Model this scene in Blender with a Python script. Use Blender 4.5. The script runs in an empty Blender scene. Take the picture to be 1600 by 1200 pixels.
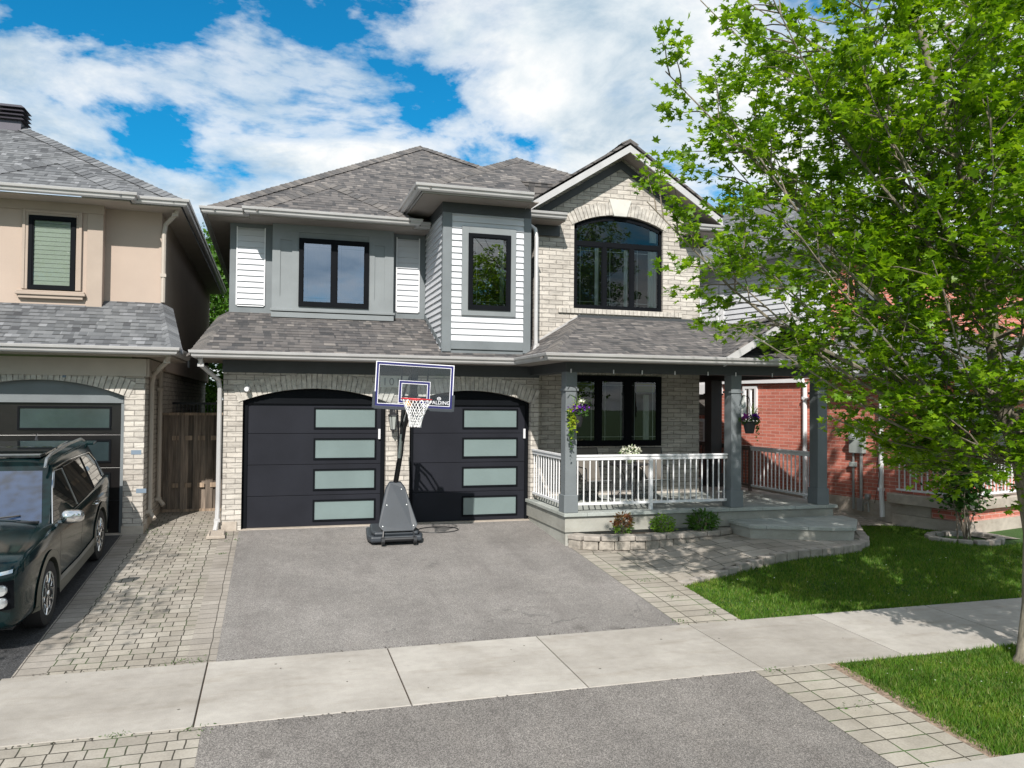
import bpy, bmesh, math, random
import numpy as np
from mathutils import Vector, Matrix
from mathutils.bvhtree import BVHTree
random.seed(7); RNG = np.random.default_rng(11)
R = math.radians
sc = bpy.context.scene
COL = sc.collection

# ------------------------------------------------------------------ materials
class NT:
    def __init__(s, nt): s.t = nt
    def n(s, typ, **kw):
        nd = s.t.nodes.new(typ)
        for k, v in kw.items():
            if k in ('inp',): continue
            setattr(nd, k, v)
        for k, v in kw.get('inp', {}).items():
            if isinstance(v, bpy.types.NodeSocket): s.t.links.new(v, nd.inputs[k])
            else: nd.inputs[k].default_value = v
        return nd
    def m(s, op, a, b=None, c=None):
        nd = s.t.nodes.new('ShaderNodeMath'); nd.operation = op
        for i, v in enumerate((a, b, c)):
            if v is None: continue
            if isinstance(v, (int, float)): nd.inputs[i].default_value = v
            else: s.t.links.new(v, nd.inputs[i])
        return nd.outputs[0]
    def ramp(s, f, stops, interp='LINEAR'):
        nd = s.t.nodes.new('ShaderNodeValToRGB'); cr = nd.color_ramp; cr.interpolation = interp
        while len(cr.elements) < len(stops): cr.elements.new(.5)
        for e, (p, c) in zip(cr.elements, stops):
            e.position = p; e.color = tuple(c) + (1,) if len(c) == 3 else c
        s.t.links.new(f, nd.inputs[0]); return nd.outputs[0]
    def mix(s, f, a, b, bt='MIX'):
        nd = s.t.nodes.new('ShaderNodeMix'); nd.data_type = 'RGBA'; nd.blend_type = bt
        for i, v in ((0, f), (6, a), (7, b)):
            if isinstance(v, (int, float)): nd.inputs[i].default_value = v
            elif isinstance(v, tuple): nd.inputs[i].default_value = v + (1,) if len(v) == 3 else v
            else: s.t.links.new(v, nd.inputs[i])
        return nd.outputs[2]
    def noise(s, vec, scale, detail=4, rough=.55, dist=0, dim='3D', w=0):
        nd = s.n('ShaderNodeTexNoise', noise_dimensions=dim)
        if vec is not None: s.t.links.new(vec, nd.inputs['Vector'])
        nd.inputs['Scale'].default_value = scale; nd.inputs['Detail'].default_value = detail
        nd.inputs['Roughness'].default_value = rough; nd.inputs['Distortion'].default_value = dist
        if dim == '4D': nd.inputs['W'].default_value = w
        return nd.outputs['Fac']
    def scalev(s, vec, sx, sy, sz=1, loc=(0, 0, 0)):
        nd = s.n('ShaderNodeMapping'); s.t.links.new(vec, nd.inputs[0])
        nd.inputs['Scale'].default_value = (sx, sy, sz); nd.inputs['Location'].default_value = loc
        return nd.outputs[0]
    def bump(s, h, strength, dist=.01, normal=None):
        nd = s.n('ShaderNodeBump'); s.t.links.new(h, nd.inputs['Height'])
        nd.inputs['Strength'].default_value = strength; nd.inputs['Distance'].default_value = dist
        if normal is not None: s.t.links.new(normal, nd.inputs['Normal'])
        return nd.outputs[0]
MATS = {}
def newmat(name):
    m = bpy.data.materials.new(name); m.use_nodes = True
    nt = NT(m.node_tree); b = m.node_tree.nodes['Principled BSDF']; MATS[name] = m
    return m, nt, b
def setin(nt, b, **kw):
    for k, v in kw.items():
        k = {'base': 'Base Color', 'rough': 'Roughness', 'metal': 'Metallic', 'norm': 'Normal', 'spec': 'Specular IOR Level',
             'coat': 'Coat Weight', 'ior': 'IOR', 'sheen': 'Sheen Weight'}.get(k, k)
        if isinstance(v, bpy.types.NodeSocket): nt.t.links.new(v, b.inputs[k])
        elif isinstance(v, tuple): b.inputs[k].default_value = v + (1,) if len(v) == 3 else v
        else: b.inputs[k].default_value = v
def uvn(nt): return nt.n('ShaderNodeTexCoord').outputs['UV']
def objn(nt): return nt.n('ShaderNodeTexCoord').outputs['Object']
def plain(name, col, rough=.5, metal=0, var=.12, nscale=3, bump=.0, bscale=60, **kw):
    m, nt, b = newmat(name); o = objn(nt)
    f = nt.noise(o, nscale, 5)
    c = nt.ramp(f, [(.3, tuple(x*(1-var) for x in col)), (.7, tuple(min(1, x*(1+var)) for x in col))])
    setin(nt, b, base=c, rough=rough, metal=metal, **kw)
    if bump: setin(nt, b, norm=nt.bump(nt.noise(o, bscale, 3), bump, .005))
    return m
def brick(name, c1, c2, mortar, w=.30, h=.092, ms=.007, dark=.5, bias=0, bumpS=.6, off=.5, rag=.012):
    m, nt, b = newmat(name); uv = uvn(nt)
    # ragged courses: distort the lookup slightly
    nz = nt.n('ShaderNodeTexNoise'); nt.t.links.new(uv, nz.inputs['Vector']); nz.inputs['Scale'].default_value = 5; nz.inputs['Detail'].default_value = 3
    add = nt.n('ShaderNodeVectorMath', operation='MULTIPLY_ADD')
    sub = nt.n('ShaderNodeVectorMath', operation='SUBTRACT'); nt.t.links.new(nz.outputs['Color'], sub.inputs[0]); sub.inputs[1].default_value = (.5, .5, .5)
    nt.t.links.new(sub.outputs[0], add.inputs[0]); add.inputs[1].default_value = (rag*2, rag, 0); nt.t.links.new(uv, add.inputs[2])
    bt = nt.n('ShaderNodeTexBrick', offset=off, inp={'Vector': add.outputs[0], 'Color1': c1 + (1,), 'Color2': c2 + (1,), 'Mortar': mortar + (1,), 'Scale': 1,
              'Mortar Size': ms, 'Mortar Smooth': .15, 'Bias': bias, 'Brick Width': w, 'Row Height': h})
    st = nt.noise(nt.scalev(uv, 3, 14), 1.6, 4, .6)
    blot = nt.noise(uv, 1.1, 4)
    fine = nt.noise(uv, 70, 3)
    c = nt.mix(.75, bt.outputs['Color'], nt.ramp(st, [(.3, (dark, dark, dark)), (.5, (1, 1, 1))]), 'MULTIPLY')  # stretched dark lines: shade of the tumbled courses painted into the colour
    c = nt.mix(.8, c, nt.ramp(blot, [(.3, (.82, .8, .78)), (.65, (1.06, 1.06, 1.06))]), 'MULTIPLY')
    c = nt.mix(.5, c, nt.ramp(fine, [(.35, (.8, .8, .8)), (.65, (1.15, 1.15, 1.15))]), 'MULTIPLY')
    h_ = nt.m('ADD', nt.m('MULTIPLY', bt.outputs['Fac'], -1.0), nt.m('MULTIPLY', st, .9))
    setin(nt, b, base=c, rough=.9, norm=nt.bump(h_, bumpS, .012))
    return m
def shingle(name, cols, exp=.143, tab=.21, line=.22):
    m, nt, b = newmat(name); uv = uvn(nt)
    sep = nt.n('ShaderNodeSeparateXYZ'); nt.t.links.new(uv, sep.inputs[0]); u, v = sep.outputs[0], sep.outputs[1]
    wob = nt.m('MULTIPLY', nt.m('SUBTRACT', nt.noise(uv, 3, 2), .5), .012)
    rv = nt.m('DIVIDE', nt.m('ADD', v, wob), exp); row = nt.m('FLOOR', rv); fr = nt.m('FRACT', rv)
    wn = nt.n('ShaderNodeTexWhiteNoise', noise_dimensions='1D'); nt.t.links.new(row, wn.inputs['W'])
    # two overlaid tab grids make irregular tab widths
    ua = nt.m('ADD', nt.m('DIVIDE', u, tab), nt.m('MULTIPLY', wn.outputs['Value'], 7.3))
    cell = nt.m('FLOOR', ua); cfr = nt.m('FRACT', ua)
    cmb = nt.n('ShaderNodeCombineXYZ'); nt.t.links.new(cell, cmb.inputs[0]); nt.t.links.new(row, cmb.inputs[1])
    w2 = nt.n('ShaderNodeTexWhiteNoise', noise_dimensions='2D'); nt.t.links.new(cmb.outputs[0], w2.inputs['Vector'])
    ub = nt.m('ADD', nt.m('DIVIDE', u, tab*.61), nt.m('MULTIPLY', wn.outputs['Value'], 3.1))
    cmb2 = nt.n('ShaderNodeCombineXYZ'); nt.t.links.new(nt.m('FLOOR', ub), cmb2.inputs[0]); nt.t.links.new(row, cmb2.inputs[1]); cmb2.inputs[2].default_value = 5
    w3 = nt.n('ShaderNodeTexWhiteNoise', noise_dimensions='3D'); nt.t.links.new(cmb2.outputs[0], w3.inputs['Vector'])
    rnd = nt.m('ADD', nt.m('MULTIPLY', w2.outputs['Value'], .62), nt.m('MULTIPLY', w3.outputs['Value'], .38))
    n = len(cols); c = nt.ramp(rnd, [(.12 + .76*i/(n-1), k) for i, k in enumerate(cols)])
    gr = nt.noise(uv, 160, 2); c = nt.mix(.6, c, nt.ramp(gr, [(.3, (.65, .65, .65)), (.7, (1.3, 1.3, 1.3))]), 'MULTIPLY')
    bl = nt.noise(uv, .9, 4); c = nt.mix(.8, c, nt.ramp(bl, [(.3, (.78, .78, .8)), (.7, (1.1, 1.1, 1.08))]), 'MULTIPLY')
    # butt edge: shade line under each course, painted into the colour
    ln = nt.ramp(fr, [(0, (line, line, line)), (.17, (line, line, line)), (.26, (1, 1, 1)), (1, (1, 1, 1))])
    c = nt.mix(nt.ramp(w3.outputs['Value'], [(.25, (.25, .25, .25)), (.5, (1, 1, 1))]), c, nt.mix(1.0, c, ln, 'MULTIPLY'))
    hgt = nt.m('ADD', nt.m('MULTIPLY', nt.m('SUBTRACT', 1, fr), .9), nt.m('MULTIPLY', w2.outputs['Value'], .45))
    setin(nt, b, base=c, rough=.92, norm=nt.bump(nt.m('ADD', hgt, nt.m('MULTIPLY', gr, .25)), .7, .008))
    return m
def paver(name, c1, c2, mortar, w, h, ms=.006, off=.5, squash=1, sqf=2, swap=False, offf=2, moss=.0, big=False):
    m, nt, b = newmat(name); uv = uvn(nt)
    v = uv
    if swap:
        sep = nt.n('ShaderNodeSeparateXYZ'); nt.t.links.new(uv, sep.inputs[0]); cm = nt.n('ShaderNodeCombineXYZ')
        nt.t.links.new(sep.outputs[1], cm.inputs[0]); nt.t.links.new(sep.outputs[0], cm.inputs[1]); v = cm.outputs[0]
    nz = nt.n('ShaderNodeTexNoise'); nt.t.links.new(v, nz.inputs['Vector']); nz.inputs['Scale'].default_value = 3.5
    sub = nt.n('ShaderNodeVectorMath', operation='SUBTRACT'); nt.t.links.new(nz.outputs['Color'], sub.inputs[0]); sub.inputs[1].default_value = (.5, .5, .5)
    add = nt.n('ShaderNodeVectorMath', operation='MULTIPLY_ADD'); nt.t.links.new(sub.outputs[0], add.inputs[0]); add.inputs[1].default_value = (.03, .03, 0); nt.t.links.new(v, add.inputs[2])
    bt = nt.n('ShaderNodeTexBrick', offset=off, squash=squash, squash_frequency=sqf, offset_frequency=offf,
              inp={'Vector': add.outputs[0], 'Color1': c1 + (1,), 'Color2': c2 + (1,), 'Mortar': mortar + (1,), 'Scale': 1,
              'Mortar Size': ms, 'Mortar Smooth': .3, 'Bias': 0, 'Brick Width': w, 'Row Height': h})
    fine = nt.noise(uv, 45, 4); bl = nt.noise(uv, 1.3, 5, .6); st = nt.noise(uv, 5, 4)
    c = nt.mix(.5, bt.outputs['Color'], nt.ramp(fine, [(.3, (.75, .75, .75)), (.7, (1.2, 1.2, 1.2))]), 'MULTIPLY')
    c = nt.mix(.9, c, nt.ramp(bl, [(.3, (.78, .76, .72)), (.65, (1.08, 1.08, 1.08))]), 'MULTIPLY')
    c = nt.mix(.6, c, nt.ramp(st, [(.3, (.8, .8, .8)), (.6, (1.05, 1.05, 1.05))]), 'MULTIPLY')
    if moss:
        mk = nt.m('MULTIPLY', bt.outputs['Fac'], nt.ramp(nt.noise(uv, 2.2, 3), [(.5, (0, 0, 0)), (.62, (moss, moss, moss))]))
        c = nt.mix(mk, c, (.05, .11, .02))
    h_ = nt.m('ADD', nt.m('MULTIPLY', bt.outputs['Fac'], -1), nt.m('MULTIPLY', fine, .25))
    setin(nt, b, base=c, rough=.92, norm=nt.bump(h_, .6, .008))
    return m
def asphalt(name, col, speck=.5, blot=.2, vs=110):
    m, nt, b = newmat(name); o = uvn(nt)
    f = nt.noise(o, 130, 3, .7); g = nt.noise(o, .8, 6, .62); g2 = nt.noise(o, 6, 4)
    vo = nt.n('ShaderNodeTexVoronoi', inp={'Vector': o, 'Scale': vs}); 
    sp = nt.ramp(vo.outputs['Color'], [(.35, (1-speck,)*3), (.55, (1, 1, 1)), (.85, (1+speck*1.4,)*3)])
    c = nt.mix(1, (col[0], col[1], col[2]), sp, 'MULTIPLY')
    c = nt.mix(.5, c, nt.ramp(f, [(.3, (.6, .6, .6)), (.7, (1.4, 1.4, 1.4))]), 'MULTIPLY')
    c = nt.mix(1, c, nt.ramp(g, [(.3, (1-blot*1.3,)*3), (.7, (1+blot,)*3)]), 'MULTIPLY')
    c = nt.mix(.6, c, nt.ramp(g2, [(.3, (1-blot,)*3), (.7, (1+blot*.7,)*3)]), 'MULTIPLY')
    st = nt.noise(nt.scalev(o, 1.6, .28), 1.5, 4, .6); c = nt.mix(1, c, nt.ramp(st, [(.32, (.88, .87, .87)), (.52, (1, 1, 1)), (.75, (1.05, 1.04, 1.03))]), 'MULTIPLY')
    ck = nt.n('ShaderNodeTexVoronoi', feature='DISTANCE_TO_EDGE', inp={'Scale': .55}); wv = nt.n('ShaderNodeVectorMath', operation='MULTIPLY_ADD'); nn = nt.n('ShaderNodeTexNoise'); nt.t.links.new(o, nn.inputs['Vector']); nn.inputs['Scale'].default_value = 2.2; nn.inputs['Detail'].default_value = 6
    nt.t.links.new(nn.outputs['Color'], wv.inputs[0]); wv.inputs[1].default_value = (.7, .7, 0); nt.t.links.new(o, wv.inputs[2]); nt.t.links.new(wv.outputs[0], ck.inputs['Vector'])
    cm = nt.m('MULTIPLY', nt.m('LESS_THAN', ck.outputs['Distance'], .004), nt.ramp(nt.noise(o, .45, 2), [(.56, (0, 0, 0)), (.60, (.35, .35, .35))]))
    c = nt.mix(cm, c, (.04, .04, .04))
    sp2 = nt.n('ShaderNodeTexVoronoi', inp={'Vector': o, 'Scale': .8}); c = nt.mix(nt.ramp(sp2.outputs['Distance'], [(.0, (.6, .6, .6)), (.05, (.45, .45, .45)), (.09, (0, 0, 0))]), c, (.08, .072, .068))
    setin(nt, b, base=c, rough=.93, norm=nt.bump(nt.m('ADD', f, vo.outputs['Distance']), .5, .006))
    return m
def concrete(name, col, blot=.1, rough=.9):
    m, nt, b = newmat(name); o = uvn(nt)
    f = nt.noise(o, 90, 3, .6); g = nt.noise(o, 1.1, 6, .6); g2 = nt.noise(o, 9, 5, .6)
    c = nt.mix(.5, tuple(col), nt.ramp(f, [(.3, (.8, .8, .8)), (.7, (1.16, 1.16, 1.16))]), 'MULTIPLY')
    c = nt.mix(1, c, nt.ramp(g, [(.3, (1-blot*1.4, 1-blot*1.5, 1-blot*1.6)), (.7, (1+blot,)*3)]), 'MULTIPLY')
    c = nt.mix(.5, c, nt.ramp(g2, [(.3, (1-blot,)*3), (.7, (1+blot,)*3)]), 'MULTIPLY')
    vo = nt.n('ShaderNodeTexVoronoi', inp={'Vector': o, 'Scale': 2.3, 'Randomness': 1})
    c = nt.mix(1, c, nt.ramp(vo.outputs['Distance'], [(.0, (.3, .28, .26)), (.028, (.3, .28, .26)), (.04, (1, 1, 1))]), 'MULTIPLY')
    isl = nt.n('ShaderNodeNewGeometry').outputs['Random Per Island']; c = nt.mix(1, c, nt.ramp(isl, [(0, (.90, .89, .88)), (1, (1.06, 1.06, 1.06))]), 'MULTIPLY')
    stn = nt.noise(nt.scalev(o, .9, 3.2), 1.3, 5, .65); c = nt.mix(1, c, nt.ramp(stn, [(.3, (.84, .82, .79)), (.48, (1, 1, 1))]), 'MULTIPLY')
    setin(nt, b, base=c, rough=rough, norm=nt.bump(nt.m('ADD', f, g2), .25, .004))
    return m
def wood(name, col):
    m, nt, b = newmat(name); o = objn(nt); isl = nt.n('ShaderNodeNewGeometry').outputs['Random Per Island']
    g = nt.noise(nt.scalev(o, 30, 30, 1.5), 1, 5, .65); g2 = nt.noise(nt.scalev(o, 6, 6, 1), 1, 3)
    c = nt.mix(1, tuple(col), nt.ramp(g, [(.3, (.45, .45, .45)), (.7, (1.5, 1.45, 1.4))]), 'MULTIPLY')
    c = nt.mix(1, c, nt.ramp(g2, [(.3, (.7, .7, .7)), (.7, (1.3, 1.3, 1.3))]), 'MULTIPLY')
    c = nt.mix(1, c, nt.ramp(isl, [(0, (.45, .45, .45)), (1, (1.5, 1.5, 1.5))]), 'MULTIPLY')
    setin(nt, b, base=c, rough=.88, norm=nt.bump(g, .5, .005)); return m
def leafmat(name, cols, trans=.45, rough=.5):
    m, nt, b = newmat(name)
    g = nt.n('ShaderNodeNewGeometry'); r = g.outputs['Random Per Island']
    n = len(cols); c = nt.ramp(r, [(i/(n-1), k) for i, k in enumerate(cols)])
    setin(nt, b, base=c, rough=rough, spec=.35)
    tr = nt.n('ShaderNodeBsdfTranslucent')
    ct = nt.mix(1, c, (1.6, 1.55, .7), 'MULTIPLY'); nt.t.links.new(ct, tr.inputs[0])
    mx = nt.n('ShaderNodeMixShader'); mx.inputs[0].default_value = trans
    nt.t.links.new(b.outputs[0], mx.inputs[1]); nt.t.links.new(tr.outputs[0], mx.inputs[2])
    nt.t.links.new(mx.outputs[0], nt.t.nodes['Material Output'].inputs[0]); return m
def bark(name, col):
    m, nt, b = newmat(name); o = objn(nt)
    g = nt.noise(nt.scalev(o, 22, 22, 5), 1, 5, .65)
    c = nt.mix(1, tuple(col), nt.ramp(g, [(.3, (.4, .4, .4)), (.7, (1.5, 1.5, 1.45))]), 'MULTIPLY')
    setin(nt, b, base=c, rough=.9, norm=nt.bump(g, .6, .01)); return m
def glass(name, tint=(.75, .8, .8), ior=1.9, rough=.01, gcol=(1, 1, 1)):
    m, nt, b = newmat(name)
    t = nt.n('ShaderNodeBsdfTransparent'); t.inputs[0].default_value = tint + (1,)
    gl = nt.n('ShaderNodeBsdfGlossy'); gl.inputs['Roughness'].default_value = rough; gl.inputs[0].default_value = gcol + (1,)
    fr = nt.n('ShaderNodeFresnel'); fr.inputs[0].default_value = ior
    o = objn(nt); nb = nt.bump(nt.noise(o, 1.1, 1), .02, .02); nt.t.links.new(nb, gl.inputs['Normal'])
    mx = nt.n('ShaderNodeMixShader'); nt.t.links.new(fr.outputs[0], mx.inputs[0])
    nt.t.links.new(t.outputs[0], mx.inputs[1]); nt.t.links.new(gl.outputs[0], mx.inputs[2])
    nt.t.links.new(mx.outputs[0], nt.t.nodes['Material Output'].inputs[0]); return m

M = {}
M['brick'] = brick('whitewashed_brick', (.58, .54, .49), (.42, .39, .355), (.24, .22, .20), dark=.45, ms=.007)
M['archbrick'] = plain('arch_brick', (.46, .43, .39), .9, var=.3, nscale=9, bump=.7, bscale=25)
M['redbrick'] = brick('red_brick', (.60, .20, .145), (.47, .145, .105), (.58, .40, .35), w=.26, h=.078, ms=.006, dark=.72, bumpS=.35, rag=.004)
M['greybrick'] = brick('dark_brick', (.20, .18, .17), (.15, .14, .13), (.2, .19, .18), w=.26, h=.078, dark=.6)
M['roof'] = shingle('grey_brown_shingle', [(.045, .045, .048), (.095, .088, .087), (.14, .127, .122), (.07, .068, .071), (.21, .19, .178)])
M['roofgrey'] = shingle('slate_grey_shingle', [(.05, .052, .058), (.115, .12, .128), (.165, .17, .18), (.085, .09, .098), (.23, .235, .25)])
def capmat(name, cols):
    m, nt, b = newmat(name); i_ = nt.n('ShaderNodeNewGeometry').outputs['Random Per Island']; o = objn(nt); g = nt.noise(o, 90, 3)
    c = nt.mix(.6, nt.ramp(i_, [(0, cols[0]), (.5, cols[1]), (1, cols[2])]), nt.ramp(g, [(.3, (.6, .6, .6)), (.7, (1.35, 1.35, 1.35))]), 'MULTIPLY')
    setin(nt, b, base=c, rough=.92); return m
M['cap'] = capmat('ridge_cap_shingle', [(.07, .068, .07), (.12, .11, .105), (.17, .155, .145)]); M['capg'] = capmat('grey_ridge_cap', [(.08, .083, .09), (.13, .135, .145), (.19, .195, .205)])
M['trim'] = plain('slate_blue_grey_paint', (.15, .167, .178), .6, var=.12, nscale=2.2, bump=.08)
M['trimlt'] = plain('light_blue_grey_paint', (.20, .218, .228), .6, var=.08, nscale=2.2)
M['darktrim'] = plain('charcoal_trim', (.045, .05, .055), .55, var=.1)
M['siding'] = plain('white_vinyl', (.55, .56, .59), .5, var=.05, nscale=1.7)
M['gutter'] = plain('gutter_metal', (.48, .47, .47), .35, metal=.15, var=.09, nscale=2.5)
M['white'] = plain('white_paint', (.72, .72, .74), .4, var=.03)
M['soffit'] = plain('taupe_soffit', (.27, .24, .215), .6, var=.06)
M['frame'] = plain('black_window_frame', (.006, .007, .009), .6, var=.1, spec=.06)
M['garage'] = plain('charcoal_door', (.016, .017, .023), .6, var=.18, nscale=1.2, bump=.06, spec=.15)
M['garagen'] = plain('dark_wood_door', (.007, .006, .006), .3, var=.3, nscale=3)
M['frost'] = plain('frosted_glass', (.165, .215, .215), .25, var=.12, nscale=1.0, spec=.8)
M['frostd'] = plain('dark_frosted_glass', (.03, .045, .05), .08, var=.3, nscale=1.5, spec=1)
M['glass'] = glass('window_glass', (.75, .8, .8), 1.62)
M['glassb'] = glass('reflective_glass', (.5, .6, .75), 3.8, gcol=(.66, .80, 1.0))
M['glassm'] = glass('bay_glass', (.7, .8, .8), 2.6)
M['glassl'] = glass('thin_glass', (.92, .95, .93), 1.35)
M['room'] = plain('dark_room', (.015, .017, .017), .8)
M['blind'] = plain('pale_blind', (.20, .235, .20), .7, var=.04)
M['curtain'] = plain('white_curtain', (.55, .56, .55), .8, var=.08)
M['stucco'] = plain('beige_stucco', (.42, .335, .28), .92, var=.05, nscale=1.2, bump=.25, bscale=90)
M['stuccot'] = plain('beige_moulding', (.37, .30, .25), .85, var=.05)
M['beige'] = plain('beige_fascia', (.42, .37, .32), .6, var=.06)
M['stone'] = concrete('porch_stone', (.36, .36, .33), .14)
M['flag'] = paver('porch_flagstone', (.40, .42, .40), (.31, .34, .33), (.12, .13, .12), .7, .45, ms=.004)
M['concrete'] = concrete('sidewalk_concrete', (.365, .342, .315), .14)
M['found'] = concrete('foundation_concrete', (.42, .37, .32), .2)
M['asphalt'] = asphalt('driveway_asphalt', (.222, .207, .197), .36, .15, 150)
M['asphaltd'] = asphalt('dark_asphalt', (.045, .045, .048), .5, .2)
M['asphalta'] = asphalt('apron_asphalt', (.185, .17, .16), .42, .14, 130)
M['road'] = asphalt('road_asphalt', (.12, .12, .12), .4, .15)
M['pav'] = paver('mixed_pavers', (.36, .33, .29), (.265, .24, .21), (.045, .04, .03), .235, .16, ms=.007, squash=.62, sqf=2, off=.37, moss=.5)
M['pavb'] = paver('border_pavers', (.33, .30, .27), (.27, .245, .22), (.08, .07, .06), .17, .30, ms=.006, off=0, swap=True)
M['pavs'] = paver('soldier_pavers', (.36, .33, .285), (.29, .265, .23), (.045, .04, .025), .43, .205, ms=.008, off=0, moss=.9)
M['pavf'] = paver('large_flag_pavers', (.37, .335, .295), (.25, .228, .20), (.05, .045, .03), .52, .36, ms=.008, squash=.6, sqf=2, off=.4, moss=.3)
M['block'] = plain('rough_wall_block', (.29, .26, .225), .95, var=.35, nscale=14, bump=.9, bscale=30)
M['capstone'] = plain('cap_stone', (.30, .27, .24), .95, var=.25, nscale=8, bump=.8, bscale=25)
M['soil'] = plain('mulch_soil', (.045, .032, .022), 1, var=.5, nscale=30, bump=1, bscale=40)
M['wood'] = wood('weathered_fence', (.15, .122, .10))
M['woodl'] = wood('weathered_top_rail', (.26, .20, .15))
M['black'] = plain('black_plastic', (.02, .021, .024), .45, var=.15)
M['graypl'] = plain('graphite_plastic', (.035, .042, .052), .5, var=.12, bump=.1)
M['blacksteel'] = plain('black_steel', (.012, .012, .014), .3, metal=.3)
M['steel'] = plain('galvanised_steel', (.45, .47, .47), .4, metal=.7)
M['meter'] = plain('grey_meter_paint', (.30, .33, .32), .5)
M['navy'] = plain('navy_border', (.02, .02, .12), .4)
M['rimred'] = plain('red_rim', (.55, .03, .04), .4)
M['net'] = plain('white_net', (.8, .8, .8), .8)
M['orange'] = plain('orange_sticker', (.85, .35, .05), .5)
M['acrylic'] = glass('clear_acrylic', (.92, .95, .97), 1.5)
M['shadeglass'] = plain('lamp_glass', (.35, .37, .35), .3)
M['plate'] = plain('number_stone', (.55, .54, .50), .8)
M['numb'] = plain('number_paint', (.20, .20, .19), .7)
M['letter'] = plain('white_print', (.8, .8, .85), .5)
M['wicker'] = plain('taupe_sling', (.14, .125, .11), .8, var=.15)
M['tabletop'] = plain('dark_table', (.03, .03, .035), .25)
M['vase'] = plain('green_glass_vase', (.16, .19, .12), .2)
M['petalw'] = leafmat('white_petal', [(.7, .72, .6), (.75, .75, .7), (.5, .6, .4)], .2)
M['petalp'] = leafmat('purple_petal', [(.12, .01, .35), (.2, .02, .45), (.08, .01, .25)], .2)
M['petalm'] = leafmat('magenta_petal', [(.45, .02, .2), (.12, .02, .3), (.35, .02, .3)], .2)
M['yleaf'] = leafmat('lime_leaf', [(.35, .42, .03), (.25, .38, .03), (.45, .45, .05)])
M['gleaf'] = leafmat('green_leaf', [(.05, .12, .02), (.08, .18, .03), (.04, .09, .02)])
M['maple'] = leafmat('maple_leaf', [(.08, .18, .006), (.17, .31, .01), (.045, .11, .006), (.27, .42, .02), (.11, .23, .008)], .5, .38)
M['darkleaf'] = leafmat('dark_shrub_leaf', [(.018, .05, .012), (.03, .075, .016), (.012, .035, .01)], .2)
M['shrubleaf'] = leafmat('dark_green_leaf', [(.03, .085, .012), (.05, .13, .018), (.02, .055, .01)], .3)
M['fleaf'] = leafmat('far_tree_leaf', [(.05, .13, .015), (.08, .19, .02), (.035, .08, .01)], .35)
M['redleaf'] = leafmat('red_shrub_leaf', [(.15, .05, .025), (.08, .05, .02), (.18, .09, .035), (.07, .10, .02)], .3)
M['lime'] = leafmat('bright_shrub_leaf', [(.13, .25, .02), (.18, .32, .03), (.08, .17, .02)], .3)
M['grass'] = leafmat('grass_blade', [(.06, .15, .008), (.10, .22, .014), (.04, .10, .008), (.14, .25, .02), (.22, .23, .07)], .35, .6)
M['dirt'] = plain('bare_dirt', (.22, .16, .12), 1, var=.6, nscale=22, bump=1, bscale=40)
def grassmat():
    m = M['grass']; nt = NT(m.node_tree); b = m.node_tree.nodes['Principled BSDF']; o = objn(nt); l0 = b.inputs['Base Color'].links[0].from_socket
    f = nt.noise(o, 1.5, 5, .65); p = nt.ramp(f, [(.33, (.55, .62, .6)), (.5, (.9, .93, .95)), (.68, (1.35, 1.12, 1.2))]); c = nt.mix(1, l0, p, 'MULTIPLY')
    f2 = nt.noise(o, 3.3, 4, .6); c = nt.mix(nt.ramp(f2, [(.62, (0, 0, 0)), (.74, (.55, .55, .55))]), c, (.16, .15, .05)); nt.t.links.new(c, b.inputs['Base Color'])
grassmat()
M['bark'] = bark('maple_bark', (.20, .175, .14))
M['twig'] = bark('twig_bark', (.17, .14, .11))
# soil / turf beneath the blades
def turf():
    m, nt, b = newmat('turf'); o = objn(nt)
    c = nt.ramp(nt.noise(o, 2.0, 6, .7), [(.3, (.022, .055, .008)), (.55, (.035, .09, .01)), (.75, (.07, .10, .02))])
    c = nt.mix(.6, c, nt.ramp(nt.noise(o, 60, 3), [(.3, (.5, .5, .5)), (.7, (1.5, 1.5, 1.4))]), 'MULTIPLY')
    setin(nt, b, base=c, rough=1, norm=nt.bump(nt.noise(o, 80, 3), .8, .02)); return m
M['turf'] = turf()
m, nt, b = newmat('green_car_paint'); setin(nt, b, base=(.0025, .014, .016), rough=.10, metal=.0, coat=0.0, spec=.38); b.inputs['Coat Roughness'].default_value = .03; M['paint'] = m
m, nt, b = newmat('chrome'); setin(nt, b, base=(.75, .76, .78), rough=.12, metal=1); M['chrome'] = m
M['shadedrail'] = plain('shaded_brown_railing', (.10, .075, .065), .5)
M['satin'] = plain('satin_silver', (.42, .43, .43), .3, metal=.8)
M['rubber'] = plain('tyre_rubber', (.015, .015, .016), .8)
m, nt, b = newmat('car_glass'); setin(nt, b, base=(.012, .016, .018), rough=.03, spec=1.0, coat=1.0); b.inputs['Coat Roughness'].default_value = .01; M['carglass'] = m
m, nt, b = newmat('windshield_glass'); setin(nt, b, base=(.015, .035, .085), rough=.10, spec=1.0, coat=1.0); M['wshield'] = m
m, nt, b = newmat('clear_lens'); setin(nt, b, base=(.55, .58, .6), rough=.1, metal=.6, coat=1.0); M['lens'] = m
M['cladding'] = plain('satin_grey_cladding', (.10, .105, .09), .3, metal=.5)

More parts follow.
